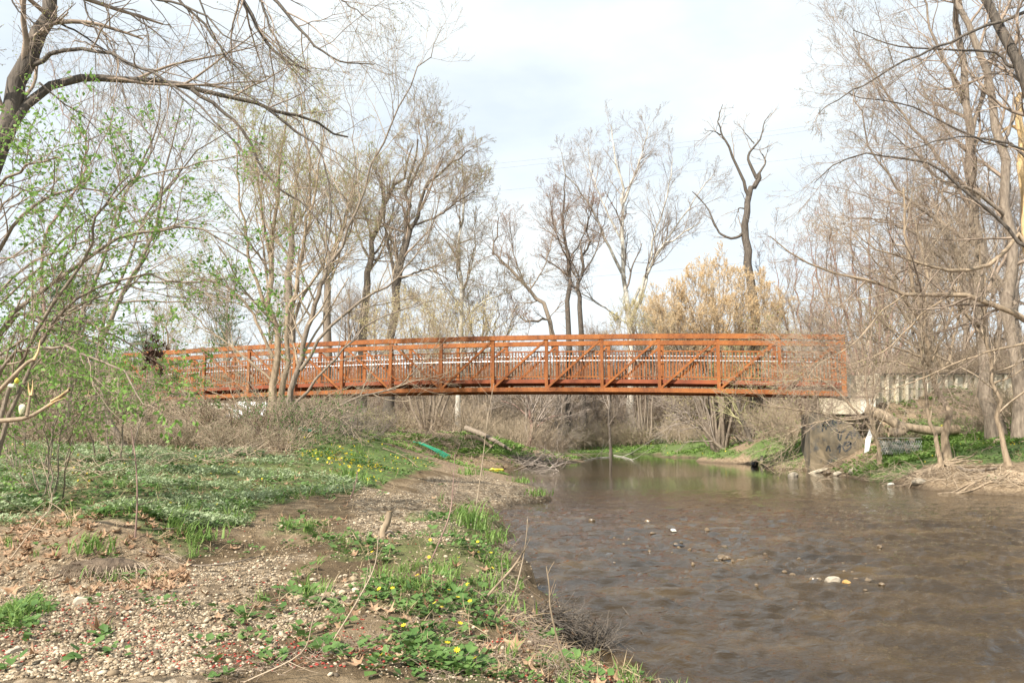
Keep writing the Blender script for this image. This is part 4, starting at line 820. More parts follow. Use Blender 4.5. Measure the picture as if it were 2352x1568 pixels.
rgp = np.random.default_rng(78); spots_r = []
for i in range(44):
    t_ = rgp.random(); px = 1380+t_*700; py = 1238+t_*85+rgp.normal()*(22+10*t_); w_ = rgp.uniform(7, 17)
    o = rock(px, py, w_, w_*.5, stone_wet, 'x', 700+i); spots_r.append((px, py, o)); o['group'] = 'small wet stones breaking the riffle'; o['category'] = 'rock'
for k, (px, py, o) in enumerate(sorted(spots_r, key=lambda q: q[0])): o['label'] = f'small wet stone in the riffle, number {k+1} counted from the left bank' if False else 'small dark wet stone barely breaking the riffle in mid river'
# pale larger pebbles as single stones
rgp = np.random.default_rng(77)
heap = [(740+rgp.normal()*60, 1362+rgp.normal()*22) for _ in range(46)] + [(850+rgp.normal()*30, 1345+rgp.normal()*15) for _ in range(12)]
for i, (px, py) in enumerate(heap):
    c = on_ground(px, py); s = rgp.uniform(.012, .03); o = blob(c+np.array([0, 0, s*.3]), (s*1.3, s, s*.7), pebble_mat, 'pebble', None, None, 600+i, 1)
    tag(o, 'rounded tan or white pebble in the heap on the near bank', 'stone', 'pebbles heaped on the near bank')
def log(pts3, r0, r1, name, label, cat, mat, k=9, ends=True):
    o = MB().path(pts3, r0, r1, k, 14).done(name, mat, None, pts3[0], True); return tag(o, label, cat)
def og(px, py, dz=0): c = on_ground(px, py); c[2] += dz; return c
log([P(1990,940,32.6),P(2030,955,32.2),P(2065,978,31.8),P(2074,990,31.7),P(2040,993,31.8)], .22, .18, 'fallen_log', 'bent fallen log sloping down beside the concrete bearing block', 'log', bark_tan)
log([P(2060,975,32),P(2110,985,32),P(2160,990,32),P(2200,985,32)], .16, .2, 'fallen_log', 'thick fallen log lying level right of the bent one', 'log', bark_tan)
log([og(1070,1000,.4),og(1110,1010,.25),og(1150,1030,.2),og(1175,1040,.1)], .17, .07, 'driftwood_log', 'thick driftwood log on the far left shore, upper one', 'log', bark_grey)
log([og(1068,1018,.3),og(1100,1022,.3),og(1130,1038,.2)], .14, .06, 'driftwood_log', 'thinner driftwood log below the thick one', 'log', bark_tan)
st = empty('stump', tuple(og(880,1232)), 'short brown broken stub poking up from the gravel path', 'stump')
c0 = og(880,1232,-.03)
MB().path([c0, c0+np.array([.0,.0,.08]), c0+np.array([.035,.0,.15]), c0+np.array([.05,0,.235])], .034, .024, 9, 10).done('stub', bark_tan, st, smooth=True)
MB().path([c0+np.array([.01,-.01,.05]), c0+np.array([.07,-.02,.07]), c0+np.array([.12,-.02,.01])], .012, .006, 6).path([c0+np.array([-.01,0,.02]), c0+np.array([-.09,-.02,.02]), c0+np.array([-.16,0,-.02])], .014, .006, 6).done('root', bark_dark, st, smooth=True)
V = [c0+np.array([.05,0,.234])+.024*np.array([math.cos(a), math.sin(a), .3*math.cos(a)]) for a in np.arange(8)*math.pi/4]; MB().add(V, None, [(0, i, i+1) for i in range(1, 7)]).done('cut_face', split_wood, st)
sticks = [([(320,1270),(380,1282),(430,1300),(520,1298),(600,1278)], .009,'grey forked stick lying across the gravel edge at left',bark_grey),([(120,1330),(170,1312),(240,1302)],.008,'tan stick on leaf litter at left',bark_tan),([(560,1400),(590,1396),(640,1390)],.006,'thin root curving over the hollow in the path',bark_grey),
    ([(1100,1395),(1140,1345),(1180,1300),(1205,1262)],.010,'pale straight stick leaning over the bank edge into the water',bark_tan),([(1180,1375),(1200,1290),(1208,1240),(1212,1190)],.006,'thin upright weed stalk at the bank edge',twig_tan),([(0,1190),(60,1210),(120,1230),(200,1290)],.007,'long tan vine lying on leaves at left',bark_tan),
    ([(50,1130),(110,1165),(150,1200),(160,1230)],.006,'curved tan stem arching over the leaf litter',bark_tan),([(350,1220),(450,1212),(560,1190)],.006,'thin straight twig on the green slope',twig_tan),([(1320,1560),(1290,1500),(1265,1400),(1262,1350),(1255,1300)],.006,'tall thin vine standing at the near bank edge',bark_tan),
    ([(490,1545),(560,1540),(640,1530)],.004,'fine twig on the bare soil at bottom',twig_tan),([(520,1000),(545,1030),(560,1060)],.03,'grey fallen branch at the crest of left bank',bark_grey),([(280,1010),(330,985),(400,975),(460,985)],.035,'grey curved dead branch before the thicket',bark_grey),
    ([(560,1570),(690,1500),(720,1420),(760,1330)],.003,'slender dead stem rising from bottom centre soil',twig_tan),([(1060,1570),(1180,1540),(1290,1555),(1350,1568)],.005,'bent root along the bottom of the bank',bark_tan),([(1430,1395),(1450,1420),(1480,1460)],.006,'dark twig sticking out of the debris pile',bark_dark),
    ([(1400,1050,),(1370,1052),(1340,1058)],.03,'white stick at the foot of slim creek tree, left',bark_pale),([(1410,1046),(1440,1052),(1455,1060)],.03,'white stick at the foot of slim creek tree, right',bark_pale),([(2200,1078),(2230,1085),(2290,1080)],.07,'grey root lying along right bank from the slim trunks',bark_grey),
    ([(880,1030),(930,1050),(960,1075)],.02,'tan branch lying down the far left slope',bark_tan)]
for i, (pts, r, lab, mt) in enumerate(sticks):
    w3 = [og(x, y, r*.7) for x, y in pts]
    if 'upright' in lab or 'standing' in lab or 'leaning' in lab or 'rising' in lab:
        b0 = w3[0]; w3 = [P(x, y, b0[1]-.02*k) for k, (x, y) in enumerate(pts)]; w3[0] = b0
    if 'arching' in lab or 'curved' in lab:
        for k in range(1, len(w3)-1): w3[k][2] += .05+r
    rgs = np.random.default_rng(i); q = cat_rom(w3, 16); rr = np.linspace(r, r*.45, 16)
    mb = MB().tubes(q[None], rr[None], 6); ch = spawn(q[None], rr[None], rgs, 4, .2, .95, .6, .25, .6, 5, .1, .05, r*.3); mb.tubes(ch[0], ch[1], 4)
    tag(mb.done('stick', mt, None, w3[0], True), lab, 'stick')
# weed stalks with a few twigs
for i, (pts, lab, Yd) in enumerate([([(1090,1190),(1108,1060),(1120,960),(1135,880)], 'thin bare sapling stem rising from grass tuft at the near bank', 9.5), ([(985,1300),(1030,1190),(1040,1120),(1045,1040)], 'spindly bare stem behind the flowers at near bank', 7.8),
                                    ([(760,1480),(820,1380),(860,1300),(870,1220)], 'fine red-brown stem at the centre of the near bank', 5.0), ([(310,1240),(315,1150),(312,1060),(300,980)], 'fine dark stem standing in the silver ground cover', 8.6),
                                    ([(20,1290),(85,1200),(120,1150),(90,1040)], 'dark fine stem rising near leaf litter at left', 6.2), ([(805,1145),(815,1115),(822,1080)], 'short tan dead stalk by the green bank end', 15)]):
    b0 = og(*pts[0]); w3 = [b0]+[P(x, y, b0[1]+.05*k) for k, (x, y) in enumerate(pts[1:])]; q = cat_rom(w3, 14); rr = np.linspace(.006, .002, 14)*(Yd/7)
    rgs = np.random.default_rng(i+50); mb = MB().tubes(q[None], rr[None], 5); ch = spawn(q[None], rr[None], rgs, 7, .3, .98, .6, .22, .6, 5, .08, .06, .0014*Yd/7); mb.tubes(ch[0], ch[1], 3)
    tag(mb.done('dry_weed', bark_red if i % 2 else twig_tan, None, b0, True), lab, 'stem')
# exposed roots on the right bank
for nm, (rx, ry), lab, s in (('exposed_roots', (2168, 1072), 'fan of exposed roots under the two slim trunks on right bank', 1), ('exposed_roots', (2318, 1092), 'exposed roots under the leaning slim trunk at far right', 2), ('exposed_roots', (2290, 1018), 'roots of the thick grey trunk spreading on right bank', 3)):
    c = og(rx, ry); mb = MB(); rgs = np.random.default_rng(s)
    for k in range(22):
        a = rgs.uniform(-3.3, .3); L = rgs.uniform(.6, 2.6 if s < 3 else 3.2); p = c+np.array([0, 0, .12]); pts = [p]; d = np.array([math.cos(a), math.sin(a), 0])
        for j in range(1, 6):
            d = norm(d+rgs.normal(size=3)*np.array([.3, .3, 0])); q = pts[-1]+d*L/5; q[2] = max(gz(q[0], q[1]), -.02)+.03*(1 if j < 5 else -1); pts.append(q)
        mb.path(pts, rgs.uniform(.02, .05), .008, 5, 12)
    tag(mb.done(nm, bark_tan, None, c, True), lab, 'roots')
# bank edge: hanging rootlets / dry stalks (fine stuff)
def dry_stuff(name, region, n, ln, r, mat, seed, hang=False, lift=.02):
    rgs = np.random.default_rng(seed); px = []; 
    pts = np.array([og(*(p)) for p in region(rgs, n)]); K = len(pts); m_ = 5
    a = rgs.random(K)*6.283; d = norm(np.stack([np.cos(a), np.sin(a), rgs.uniform(-.1, .5, K) if not hang else rgs.uniform(-.9, .2, K)], 1)); L = ln*(.4+rgs.random(K))
    out = np.zeros((K, m_, 3)); out[:, 0] = pts+np.array([0, 0, lift])
    for j in range(1, m_): d = norm(d+rgs.normal(size=(K, 3))*.25+np.array([0, 0, -.12 if hang else -.06])); out[:, j] = out[:, j-1]+d*(L/(m_-1))[:, None]
    o = MB().tubes(out, np.full((K, m_), r)*np.linspace(1, .5, m_)[None], 3).done(name, mat); tag(o, kind='stuff'); return o
def edge(pts):
    def f(rgs, n):
        pts_ = np.array(pts, float); i = rgs.integers(0, len(pts_)-1, n); t_ = rgs.random(n)[:, None]; return pts_[i]*(1-t_)+pts_[i+1]*t_+rgs.normal(size=(n, 2))*np.array([12, 10])
    return f
dry_stuff('dry_stalks', edge([(1130,1200),(1140,1270),(1140,1330),(1160,1400),(1200,1450),(1260,1510),(1290,1568)]), 760, .2, .0016, twig_brown, 1, True, .04)
dry_stuff('rootlets', edge([(170,1310),(250,1330),(330,1325),(400,1290)]), 160, .16, .0022, twig_tan, 2, True, .05)
dry_stuff('debris_twigs', edge([(1240,1420),(1320,1440),(1370,1470),(1385,1495),(1330,1480),(1260,1440)]), 620, .2, .003, bark_dark, 3, False, .05)
dry_stuff('debris_twigs', edge([(1170,1060),(1220,1062),(1290,1062),(1230,1068)]), 260, 1.0, .013, twig_grey, 4, False, .1)
dry_stuff('straw_litter', edge([(840,990),(900,985),(980,1000),(1040,1010),(1100,1035)]), 800, .7, .012, twig_tan, 5, False, .05)
dry_stuff('bank_twigs', edge([(100,1100),(300,1060),(500,1050),(600,1030),(500,1010),(300,1020)]), 500, .6, .006, twig_tan, 6, False, .04)
dry_stuff('bank_twigs', edge([(1780,1060),(1850,1070),(1950,1075),(2080,1095),(2200,1095),(2340,1105)]), 520, .7, .009, twig_tan, 7, False, .05)
dry_stuff('soil_twigs', edge([(500,1560),(800,1500),(1000,1420),(1100,1350),(1000,1560),(1200,1500)]), 700, .10, .0012, twig_brown, 8, False, .008)

# small man-made things on the far-left shore
c = G(1050, 1088, .06); rk = empty('metal_rack', tuple(c), 'grey metal bar rack lying flat on the mud beside the gravel bar', 'metal rack')
a0, a1, b0_, b1_ = G(1000,1096,.12), G(1062,1084,.2), G(1035,1098,.10), G(1118,1094,.14)
MB().path([a0, a1], .03, .03, 6, 4).path([a1, (a1+b1_)/2+np.array([0,0,.03]), b1_], .035, .035, 6, 8).done('rack_frame', galv, rk, smooth=True)
for k in range(9): f = k/8; MB().path([a0*(1-f)+a1*f, b0_*(1-f)+b1_*f], .018, .018, 5, 4).done('rack_bar', galv, rk, smooth=True)
c = G(1132, 1081, .02); yf = empty('yellow_barrier', tuple(c), 'bright yellow plastic frame poking out of the inlet water', 'plastic frame')
MB().path([G(1110,1083,0), G(1125,1079.5,.15), G(1131,1078,.25), G(1150,1078,.25), G(1155,1079,.22), G(1156,1083,0)], .045, .045, 6, 18).path([G(1112,1083,0), G(1140,1081,.08), G(1152,1080,.1)], .03, .03, 6).done('bent_tube', yellow_pl, yf, smooth=True)
blob(G(1131, 1078, .27), (.16, .08, .07), yellow_pl, 'cap', None, None, 5, 2, None).parent = None
bpy.data.objects['cap'].parent = yf; bpy.data.objects['cap'].location = G(1131, 1078, .27)-c
def netting(px, py, w, d_, label, seed):
    c = og(px, py, .05); n = 16; u = np.linspace(-.5, .5, n); A_, B_ = np.meshgrid(u, u); X_ = c[0]+A_*w+.1*B_; Yy = c[1]+B_*d_; Z_ = ground(X_, Yy)+.08+.12*vnoise(X_, Yy, 2.2, seed)+.06
    Pn = np.stack([X_, Yy, Z_], -1); mb = MB().tubes(Pn, np.full((n, n), .012), 3).tubes(Pn.transpose(1, 0, 2), np.full((n, n), .012), 3)
    tag(mb.done('netting', green_pl, None, c), label, 'netting')
netting(992, 1034, 1.3, 1.3, 'crumpled green plastic netting on the far left slope', 1); netting(690, 992, 1.6, 1.2, 'green netting scrap behind the twin-trunked tree', 2)
blob(G(1733, 1064, .12), (.34, .22, .24), black_pl, 'rubbish_bag', 'black plastic bag at far waterline left of the pier', 'bag', 8)
# gabion
gbc = og(2055, 1042); gb = empty('gabion', tuple(gbc), 'low wire mesh basket of grey stones on right bank', 'gabion')
for k in range(26):
    rgs = np.random.default_rng(900+k); blob(gbc-gbc+np.array([rgs.uniform(-.7, .8), rgs.uniform(-.3, .3), rgs.uniform(.05, .5)]), (.15, .12, .10), stone_mat, 'stone', None, None, 900+k, 1, gb)
mb = MB(); hs = .085
for face in range(2):
    for i in range(18):
        for j in range(6):
            cx_ = (i-8.5)*hs*1.05+(hs*.5 if j % 2 else 0); cz = .04+j*hs*1.0 if face == 0 else 0
            hexp = [(cx_+hs*.52*math.sin(a), cz+hs*.55*math.cos(a)) for a in (math.pi/3*np.arange(4))]
            for (p0, q0), (p1, q1) in zip(hexp[:-1], hexp[1:]):
                A_, B_ = ((p0, -.42, q0), (p1, -.42, q1)) if face == 0 else ((p0, -.42+j*.15+.0+(q0)*1.6, .60), (p1, -.42+j*.15+(q1)*1.6, .60))
                mb.beam(gbc+np.array(A_), gbc+np.array(B_), .012, .012, up=(0, 1, .1))
tag(mb.done('wire_mesh', galv, gb), kind='stuff')
tag(MB().prism([P(1988,1010,28), P(1997,985,28), P(2003,1000,28), P(1996,1035,28), P(1985,1040,28)][::-1], (0.02, .05, .01)).done('plastic_rag', white_sheet), 'torn white plastic rag hanging in the small tree by the pier', 'litter')

# @@
# ------------------------------------------------------------------ scattered fine cover (geometry nodes, real meshes)
def scatter(name, pts, rot, scl, variants, idxs):
    me_ = bpy.data.meshes.new(name); me_.vertices.add(len(pts)); me_.vertices.foreach_set('co', np.asarray(pts, np.float32).ravel())
    a = me_.attributes.new('rot', 'FLOAT_VECTOR', 'POINT'); a.data.foreach_set('vector', np.asarray(rot, np.float32).ravel())
    a = me_.attributes.new('scl', 'FLOAT', 'POINT'); a.data.foreach_set('value', np.asarray(scl, np.float32))
    a = me_.attributes.new('pick', 'INT', 'POINT'); a.data.foreach_set('value', np.asarray(idxs, np.int32))
    me_.update(); o = link(name, me_); tag(o, kind='stuff')
    c = bpy.data.collections.new(name+'_pieces')
    for k, v in enumerate(variants):
        vo = bpy.data.objects.new(f'{name}_piece_{k}', v); c.objects.link(vo)
    ng = bpy.data.node_groups.new(name+'_nodes', 'GeometryNodeTree')
    ng.interface.new_socket('Geometry', in_out='INPUT', socket_type='NodeSocketGeometry'); ng.interface.new_socket('Geometry', in_out='OUTPUT', socket_type='NodeSocketGeometry')
    gi = ng.nodes.new('NodeGroupInput'); gn = ng.nodes.new('NodeGroupOutput'); ip = ng.nodes.new('GeometryNodeInstanceOnPoints'); ci = ng.nodes.new('GeometryNodeCollectionInfo')
    ci.inputs['Collection'].default_value = c; ci.inputs['Separate Children'].default_value = True; ci.inputs['Reset Children'].default_value = True; ip.inputs['Pick Instance'].default_value = True
    def na(n, ty): q = ng.nodes.new('GeometryNodeInputNamedAttribute'); q.data_type = ty; q.inputs[0].default_value = n; return [s for s in q.outputs if s.enabled and s.name == 'Attribute'][0]
    L = ng.links.new; L(gi.outputs[0], ip.inputs['Points']); L(ci.outputs[0], ip.inputs['Instance']); L(na('pick', 'INT'), ip.inputs['Instance Index']); L(na('rot', 'FLOAT_VECTOR'), ip.inputs['Rotation']); L(na('scl', 'FLOAT'), ip.inputs['Scale'])
    L(ip.outputs[0], gn.inputs[0]); md = o.modifiers.new('scatter', 'NODES'); md.node_group = ng
    return o
def icomesh(name, seed, mat, sub=1, sq=.6):
    import bmesh
    bm = bmesh.new(); bmesh.ops.create_icosphere(bm, subdivisions=sub, radius=1); rg = np.random.default_rng(seed)
    for v in bm.verts: v.co = np.array(v.co)*np.array([1.25, .95, sq])*(1+rg.normal()*.07)
    me_ = bpy.data.meshes.new(name); bm.to_mesh(me_); bm.free(); me_.materials.append(mat); me_.polygons.foreach_set('use_smooth', np.ones(len(me_.polygons), bool)); return me_
def sample(n, y0, y1, seed, xl=-1.05, xr=1.05, pw=1.0):       # evenly in what the lens sees of flat land
    rgs = np.random.default_rng(seed); y = 1/(1/y1+(1/y0-1/y1)*rgs.random(n)**pw); x = y*.68*rgs.uniform(xl, xr, n); z = ground(x, y); return x, y, z, rgs
# far-off brushwood reading as one mass
rgs = np.random.default_rng(61); m_ = 560
y = rgs.uniform(80, 130, m_); x = y*np.where(np.arange(m_) < 300, rgs.uniform(-.78, .80, m_), rgs.uniform(-.12, .75, m_)); z = ground(x, y)
scatter('far_brushwood', np.stack([x, y, z-.2], 1), np.stack([np.zeros(m_), np.zeros(m_), rgs.random(m_)*6.28], 1), rgs.uniform(1.3, 2.6, m_), [PB[0][0], PB[1][0], PB[3][0], PT[0][1], PT[1][1]], np.where(rgs.random(m_) < .86, rgs.integers(0, 3, m_), 0))
# gravel
x, y, z, rgs = sample(230000, 3.2, 24, 1, -1.1, .35); mk = masks(x, y, z)
prob = np.where(mk['gravel'], .62, np.where(mk['silver'] | mk['green'] | (mk['py'] < 1080), .0, .10))*smooth01(.005, .04, z)
dens = np.clip(.05+1.5*(vnoise(x, y, 1.3, 31)+.5)*(.5+vnoise(x, y, 4.1, 32)+.5), 0, 1)
k = rgs.random(len(x)) < prob*dens; x, y, z = x[k], y[k], z[k]; n = len(x)
s = .0034*np.exp(rgs.normal(size=n)*.45)*(1+.06*y)+.0005*y*rgs.random(n)
scatter('gravel', np.stack([x, y, z+s*.25], 1), np.stack([rgs.normal(size=n)*.3, rgs.normal(size=n)*.3, rgs.random(n)*6.28], 1), s, [icomesh('pebble_shape', q, pebble_mat) for q in range(5)], rgs.integers(0, 5, n))
# leaf clump variants
def clump(seed, k, ls, h, mat, elong=1.4, upr=.5, spread=1.0):
    rg = np.random.default_rng(seed); a = rg.random(k)*6.28; r = spread*np.sqrt(rg.random(k))*.06; C = np.stack([r*np.cos(a), r*np.sin(a), h*rg.random(k)], 1)
    d = norm(np.stack([np.cos(a), np.sin(a), np.full(k, upr)], 1)+rg.normal(size=(k, 3))*.3); w = norm(np.cross(d, np.array([0, 0, 1.]))+rg.normal(size=(k, 3))*.2); s = (ls*(.6+.6*rg.random(k)))[:, None]
    V = np.stack([C, C+d*s*.45+w*s*.5/elong, C+d*s-np.array([0, 0, 1])*s*.15, C+d*s*.45-w*s*.5/elong], 1).reshape(-1, 3)
    return mesh_from('clump_shape', V, np.arange(4*k).reshape(-1, 4), None, mat, False)
def blades(seed, k, h, mat, w=.004, lean=.35, rad=.03):
    rg = np.random.default_rng(seed); a = rg.random(k)*6.28; C = np.stack([rad*rg.normal(size=k), rad*rg.normal(size=k), np.zeros(k)], 1); ln = h*(.5+.6*rg.random(k))
    d = norm(np.stack([np.cos(a)*lean, np.sin(a)*lean, np.ones(k)], 1)); side = np.stack([-np.sin(a), np.cos(a), np.zeros(k)], 1)
    p1 = C+d*ln[:, None]*.55; d2 = norm(d+np.stack([np.cos(a)*.5, np.sin(a)*.5, np.full(k, -.35)], 1)); p2 = p1+d2*ln[:, None]*.5
    V = np.stack([C-side*w, C+side*w, p1+side*w*.8, p1-side*w*.8, p2, p2+side*w*.15], 1).reshape(-1, 3); b_ = np.arange(k)[:, None]*6
    return mesh_from('blade_shape', V, np.concatenate([b_+np.array([[0, 1, 2, 3]]), b_+np.array([[3, 2, 5, 4]])]), None, mat, False)
def cover(name, n, y0, y1, seed, fn, variants, size, xl=-1.1, xr=1.1, lift=0., tilt=.15):
    x, y, z, rgs = sample(n, y0, y1, seed, xl, xr); mk = masks(x, y, z); pr = fn(mk, x, y)*smooth01(.03, .08, z)
    k = rgs.random(len(x)) < pr; x, y, z = x[k], y[k], z[k]; m_ = len(x); s = size(y)*(.6+.7*rgs.random(m_))
    scatter(name, np.stack([x, y, z+lift], 1), np.stack([rgs.normal(size=m_)*tilt, rgs.normal(size=m_)*tilt, rgs.random(m_)*6.28], 1), s, variants, rgs.integers(0, len(variants), m_)); return m_
patchy = lambda x, y, s, sd, t=0.: np.clip((vnoise(x, y, s, sd)+.5-t)*2.2, 0, 1)
silver_v = [clump(q, 12, .035, .05, leaf_silver, 1.6, .6) for q in range(4)]; green_v = [clump(q+10, 11, .042, .04, leaf_ground, 1.15, .5) for q in range(4)]; grass_v = [blades(q, 16, .16, grass_mat) for q in range(4)]; straw_v = [blades(q+9, 7, .13, straw, .002, 1.6, .04) for q in range(3)]
cover('ground_ivy', 46000, 6.5, 30, 2, lambda m_, x, y: np.where(m_['silver'], .8, .0)*patchy(x, y, 1.6, 41, .38), silver_v, lambda y: .8+.05*y, -1.15, .2)
cover('ground_cover', 30000, 3.3, 30, 3, lambda m_, x, y: np.where(m_['patch'], .28, np.where(m_['green'], .9, np.where(m_['silver'], .35, np.where(m_['gravel'], .012, .035))))*patchy(x, y, 2.1, 42, .2), green_v, lambda y: .75+.06*y, -1.15, 1.1)
cover('far_ground_cover', 60000, 28, 90, 4, lambda m_, x, y: np.where(m_['green'], .95, .22)*patchy(x, y, .35, 43, .2), [clump(q+30, 16, .10, .08, grass_mat, 1.2, .7, 2) for q in range(3)], lambda y: .6+.014*y, -1.15, 1.15)
cover('grass', 30000, 3.3, 60, 5, lambda m_, x, y: np.where(m_['patch'], .30, np.where(m_['green'], .6, np.where(m_['silver'], .12, np.where(m_['gravel'], .006, .03))))*patchy(x, y, 1.3, 44, .35), grass_v, lambda y: .55+.035*y, -1.15, 1.1)
cover('dry_grass', 30000, 3.3, 60, 6, lambda m_, x, y: np.where(m_['gravel'], .03, np.where(m_['py'] < 1100, .4, .11))*patchy(x, y, .9, 45, .2), straw_v, lambda y: .7+.06*y, -1.15, 1.1, tilt=.4)
lv_ = []
for q in range(5):
    V, Tt = leaf_shape(q+70, .04, .35); lv_.append(mesh_from('dry_leaf_shape', V, None, Tt, dry_leaf, False))
cover('leaf_litter', 30000, 3.3, 45, 7, lambda m_, x, y: np.where((m_['px'] < 430) & (m_['py'] > 1150) & (m_['py'] < 1360), .55, np.where(m_['silver'], .30, np.where(m_['gravel'], .012, np.where(m_['py'] < 1075, .4, .035))))*patchy(x, y, 1.4, 46, .15), lv_, lambda y: .75+.045*y, -1.15, 1.1, .012, .28)
buds = [icomesh('bud_shape', q, red_bud, 1, .5) for q in range(2)]
cover('fallen_buds', 16000, 3.3, 9, 8, lambda m_, x, y: np.where(m_['py'] > 1330, .42, .08)*patchy(x, y, 2, 47, .3), buds, lambda y: .006+.0*y, -1.1, .35, .003)
def flower(seed, r):
    rg = np.random.default_rng(seed); k = 8; V = [[0, 0, .0]]; Tt = []
    for i in range(k):
        a = i*6.283/k; 
        for da, rr in ((-.3, .6), (0, 1), (.3, .6)): V.append([r*rr*math.cos(a+da), r*rr*math.sin(a+da), r*.25*rr])
        Tt += [(0, 3*i+1, 3*i+2), (0, 3*i+2, 3*i+3)]
    return mesh_from('flower_shape', V, None, Tt, petal, False)
cover('yellow_flowers', 30000, 9, 90, 9, lambda m_, x, y: np.where(m_['green'], .8, np.where(m_['silver'], .02, .0))*patchy(x, y, .7, 48, .35), [flower(1, .022)], lambda y: .75+.022*y, -1.15, 1.1, .07, .7)
# single celandine plants with flowers, near bank
fl_me = flower(3, .015)
plants = [(1090,1262),(1060,1245),(1110,1290),(1040,1300),(1125,1330),(1000,1262),(985,1300),(960,1350),(1010,1355),(1050,1375),(1100,1400),(930,1340),(890,1378),(1070,1410),(860,1385),(1000,1420),(1085,1470),(930,1470),(1010,1520),(880,1540),(1060,1545),(950,1560),(720,1395),(760,1405),(640,1415),(570,1420),(700,1375),(230,1470),(200,1510),(520,1470),(540,1440),(830,1325),(865,1290),(900,1275),(250,1290),(300,1300),(500,1560),(600,1505),(1150,1440)]
rgq = np.random.default_rng(88)
near_p = []
pv = [clump(q+60, 15, .05, .035, leaf_ground, 1.1, .55) for q in range(4)]
for i, (px, py) in enumerate(plants):
    c = og(px, py); nf = int(rgq.integers(0, 3)) if px > 840 else 0
    e = empty('celandine_plant', tuple(c), 'x', 'plant', 'leafy plants on the near bank'); near_p.append((px, py, e, nf))
    o = link('leaves', pv[i % 4], e); o.rotation_euler = (0, 0, rgq.random()*6.28); sc = rgq.uniform(.55, 1.15); o.scale = (sc,)*3
    for q in range(nf):
        f_ = link('flower', fl_me, e, (rgq.uniform(-.06, .06), rgq.uniform(-.05, .05), rgq.uniform(.05, .09))); f_.rotation_euler = (rgq.normal()*.4+.3, rgq.normal()*.4, 0)
# grass tufts one can pick out
for i, (px, py, h, lab) in enumerate([(215,1272,.17,'bright green grass tuft on the undercut soil lump at lower left'),(1068,1195,.34,'tall grass tuft at the river bend of the near bank'),(1085,1215,.28,'dense grass tuft beside the tallest one at the bank'),(430,1225,.15,'soft grass patch at the foot of the left slope'),(455,1240,.13,'lower end of the soft grass patch by the path'),
                                   (800,1100,.30,'long bright grass at the end of green bank'),(820,1112,.26,'bright grass tongue touching the gravel spit'),(270,1325,.10,'small grass tuft right of the undercut soil lump'),(1150,1395,.12,'short grass on the crumbling bank edge'),(1128,1245,.2,'grass overhanging the bank edge above the leaning stick'),(1136,1305,.17,'grass overhanging the bank edge beside the leaning stick'),(1115,1350,.14,'low grass on the bank lip below the leaning stick'),(20,1420,.12,'grass tuft at lower left edge'),(1235,1138,.25,'grass fringe at the tip of the gravel bar'),(1195,1108,.25,'grass on the back of the gravel bar'),(1075,1090,.3,'grass beside the grey metal rack')]):
    c = og(px, py); me_ = blades(500+i, 70, h, grass_mat, .0028+.0004*c[1], .45, .05+.006*c[1]); tag(link('grass_tuft', me_, None, tuple(c)), lab, 'grass tuft')
# big dry leaves as single things
near_l = {'leaf': []}
dl = [(390,1335,.09),(350,1325,.10),(430,1330,.07),(30,1365,.10),(150,1345,.07),(170,1365,.08),(225,1455,.08),(640,1408,.05),(890,1248,.06),(860,1240,.06),(905,1255,.05),(1045,1310,.06),(965,1330,.05),(1180,1490,.08),(1230,1510,.08),(1250,1445,.07),(1330,1500,.07),(1150,1465,.06),(1105,1520,.06),(935,1430,.06),(980,1400,.05),
      (1150,1555,.07),(1215,1545,.06),(300,1250,.06),(340,1245,.05),(240,1240,.06),(120,1285,.06),(60,1270,.06),(470,1200,.05),(540,1150,.06),(1310,1465,.06),(1360,1440,.05),(20,1230,.07),(90,1205,.07),(160,1262,.06),(205,1225,.06),(590,1105,.07),(425,1110,.07),(690,1060,.08),(1380,1478,.05)]
for i, (px, py, s) in enumerate(dl):
    c = og(px, py, .02); V, Tt = leaf_shape(i+200, s*.8, .5); o = link('dry_leaf', mesh_from('dry_leaf', V, None, Tt, dry_leaf, False), None, tuple(c)); o.rotation_euler = (rgq.normal()*.5, rgq.normal()*.5, rgq.random()*6.28)
    near_l['leaf'].append((px, py, o))
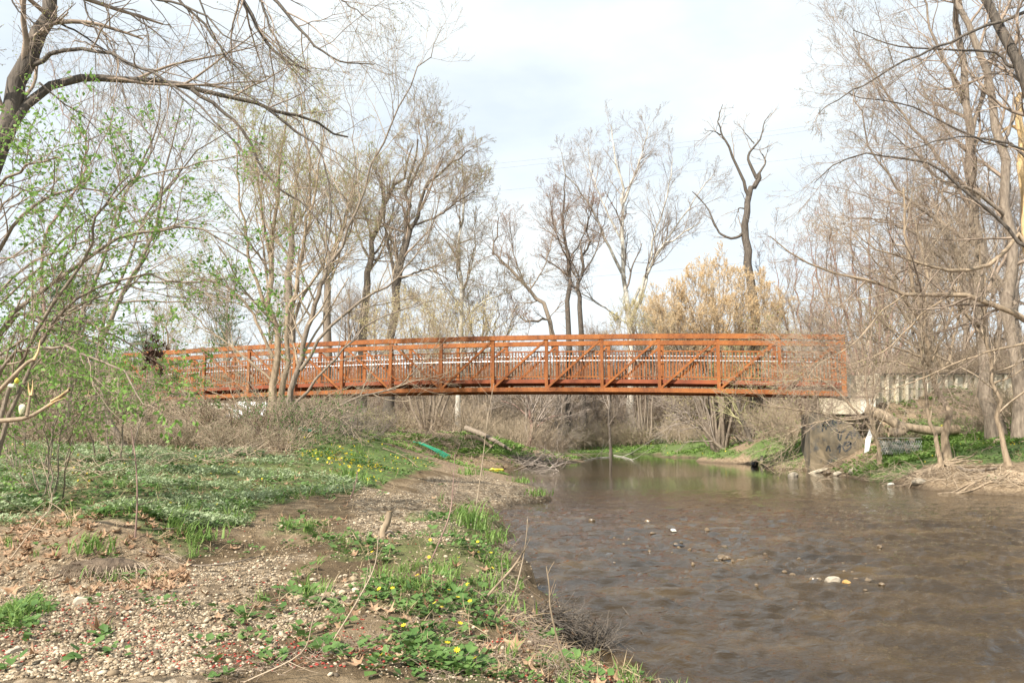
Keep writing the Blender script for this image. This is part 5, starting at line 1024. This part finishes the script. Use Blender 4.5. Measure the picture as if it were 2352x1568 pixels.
# undercut soil lump at lower left
soil_dark = simple('soil_dark', (.05, .036, .026), (.15, .11, .075), 9, bs=.9, bd=.03)
import bmesh
bm = bmesh.new(); bmesh.ops.create_icosphere(bm, subdivisions=4, radius=1)
for v in bm.verts:
    p = np.array(v.co); q = 1+.32*(vnoise(np.array([p[0]*3+p[2]*2]), np.array([p[1]*3+p[2]]), 1.0, 51)[0])+.22*vnoise(np.array([p[0]*8+p[2]*5]), np.array([p[1]*8]), 1.0, 52)[0]
    v.co = p*q*np.array([.26, .13, .085*(1 if p[2] > 0 else .8)])
lm_ = bpy.data.meshes.new('soil_clod'); bm.to_mesh(lm_); bm.free(); lm_.materials.append(soil_dark)
c = og(215, 1325); lo = link('soil_clod', lm_, None, tuple(c+np.array([.02, .10, .02]))); tag(lo, 'undercut clod of dark soil with hanging roots at lower left', 'soil clod')
rgs = np.random.default_rng(4); K = 60; a = rgs.uniform(3.3, 6.1, K); st_ = c+np.stack([.02+.25*np.cos(a), .10+.12*np.sin(a), .05+.03*rgs.random(K)], 1); out = np.zeros((K, 5, 3)); out[:, 0] = st_; d = norm(np.stack([.4*np.cos(a), .7*np.sin(a), .3+0*a], 1))
for j in range(1, 5): d = norm(d+rgs.normal(size=(K, 3))*.15+np.array([0, 0, -.5])); out[:, j] = out[:, j-1]+d*(.034*(.25+1.2*rgs.random(K)))[:, None]
tag(MB().tubes(out, np.full((K, 5), .0018), 3).done('hanging_rootlets', twig_tan), kind='stuff')

LM = {'the broken stub': (880,1232), 'the undercut soil clod': (215,1330), 'the debris pile in the water': (1330,1470), 'the tallest grass tuft': (1068,1195), 'the bottom left corner': (0,1568), 'the bottom centre of the picture': (1100,1568), 'the pebble heap': (740,1362),
      'the grey forked stick': (480,1300), 'the leafy bush at left': (120,1115), 'the leaning pale stick': (1140,1345), 'the crest of the left bank': (560,1070), 'the soft grass patch': (430,1225)}
def by_landmark(items, text):
    g = {}
    for it in items:
        nm = min(LM, key=lambda k: (LM[k][0]-it[0])**2+(LM[k][1]-it[1])**2); g.setdefault((text(it), nm), []).append(((LM[nm][0]-it[0])**2+(LM[nm][1]-it[1])**2, it))
    for (tx, nm), l in g.items():
        for k, (_, it) in enumerate(sorted(l, key=lambda q: q[0])): it[2]['label'] = f"{tx}, {'' if k == 0 else ORD2[k]+' '}nearest to {nm}"
for px, py, o in near_l['leaf']: tag(o, None, 'leaf', 'large dead leaves on the near bank')
by_landmark(near_l['leaf'], lambda it: 'large curled dead leaf')
by_landmark(near_p, lambda it: 'low green plant with yellow flowers' if it[3] else 'low green plant without flowers')
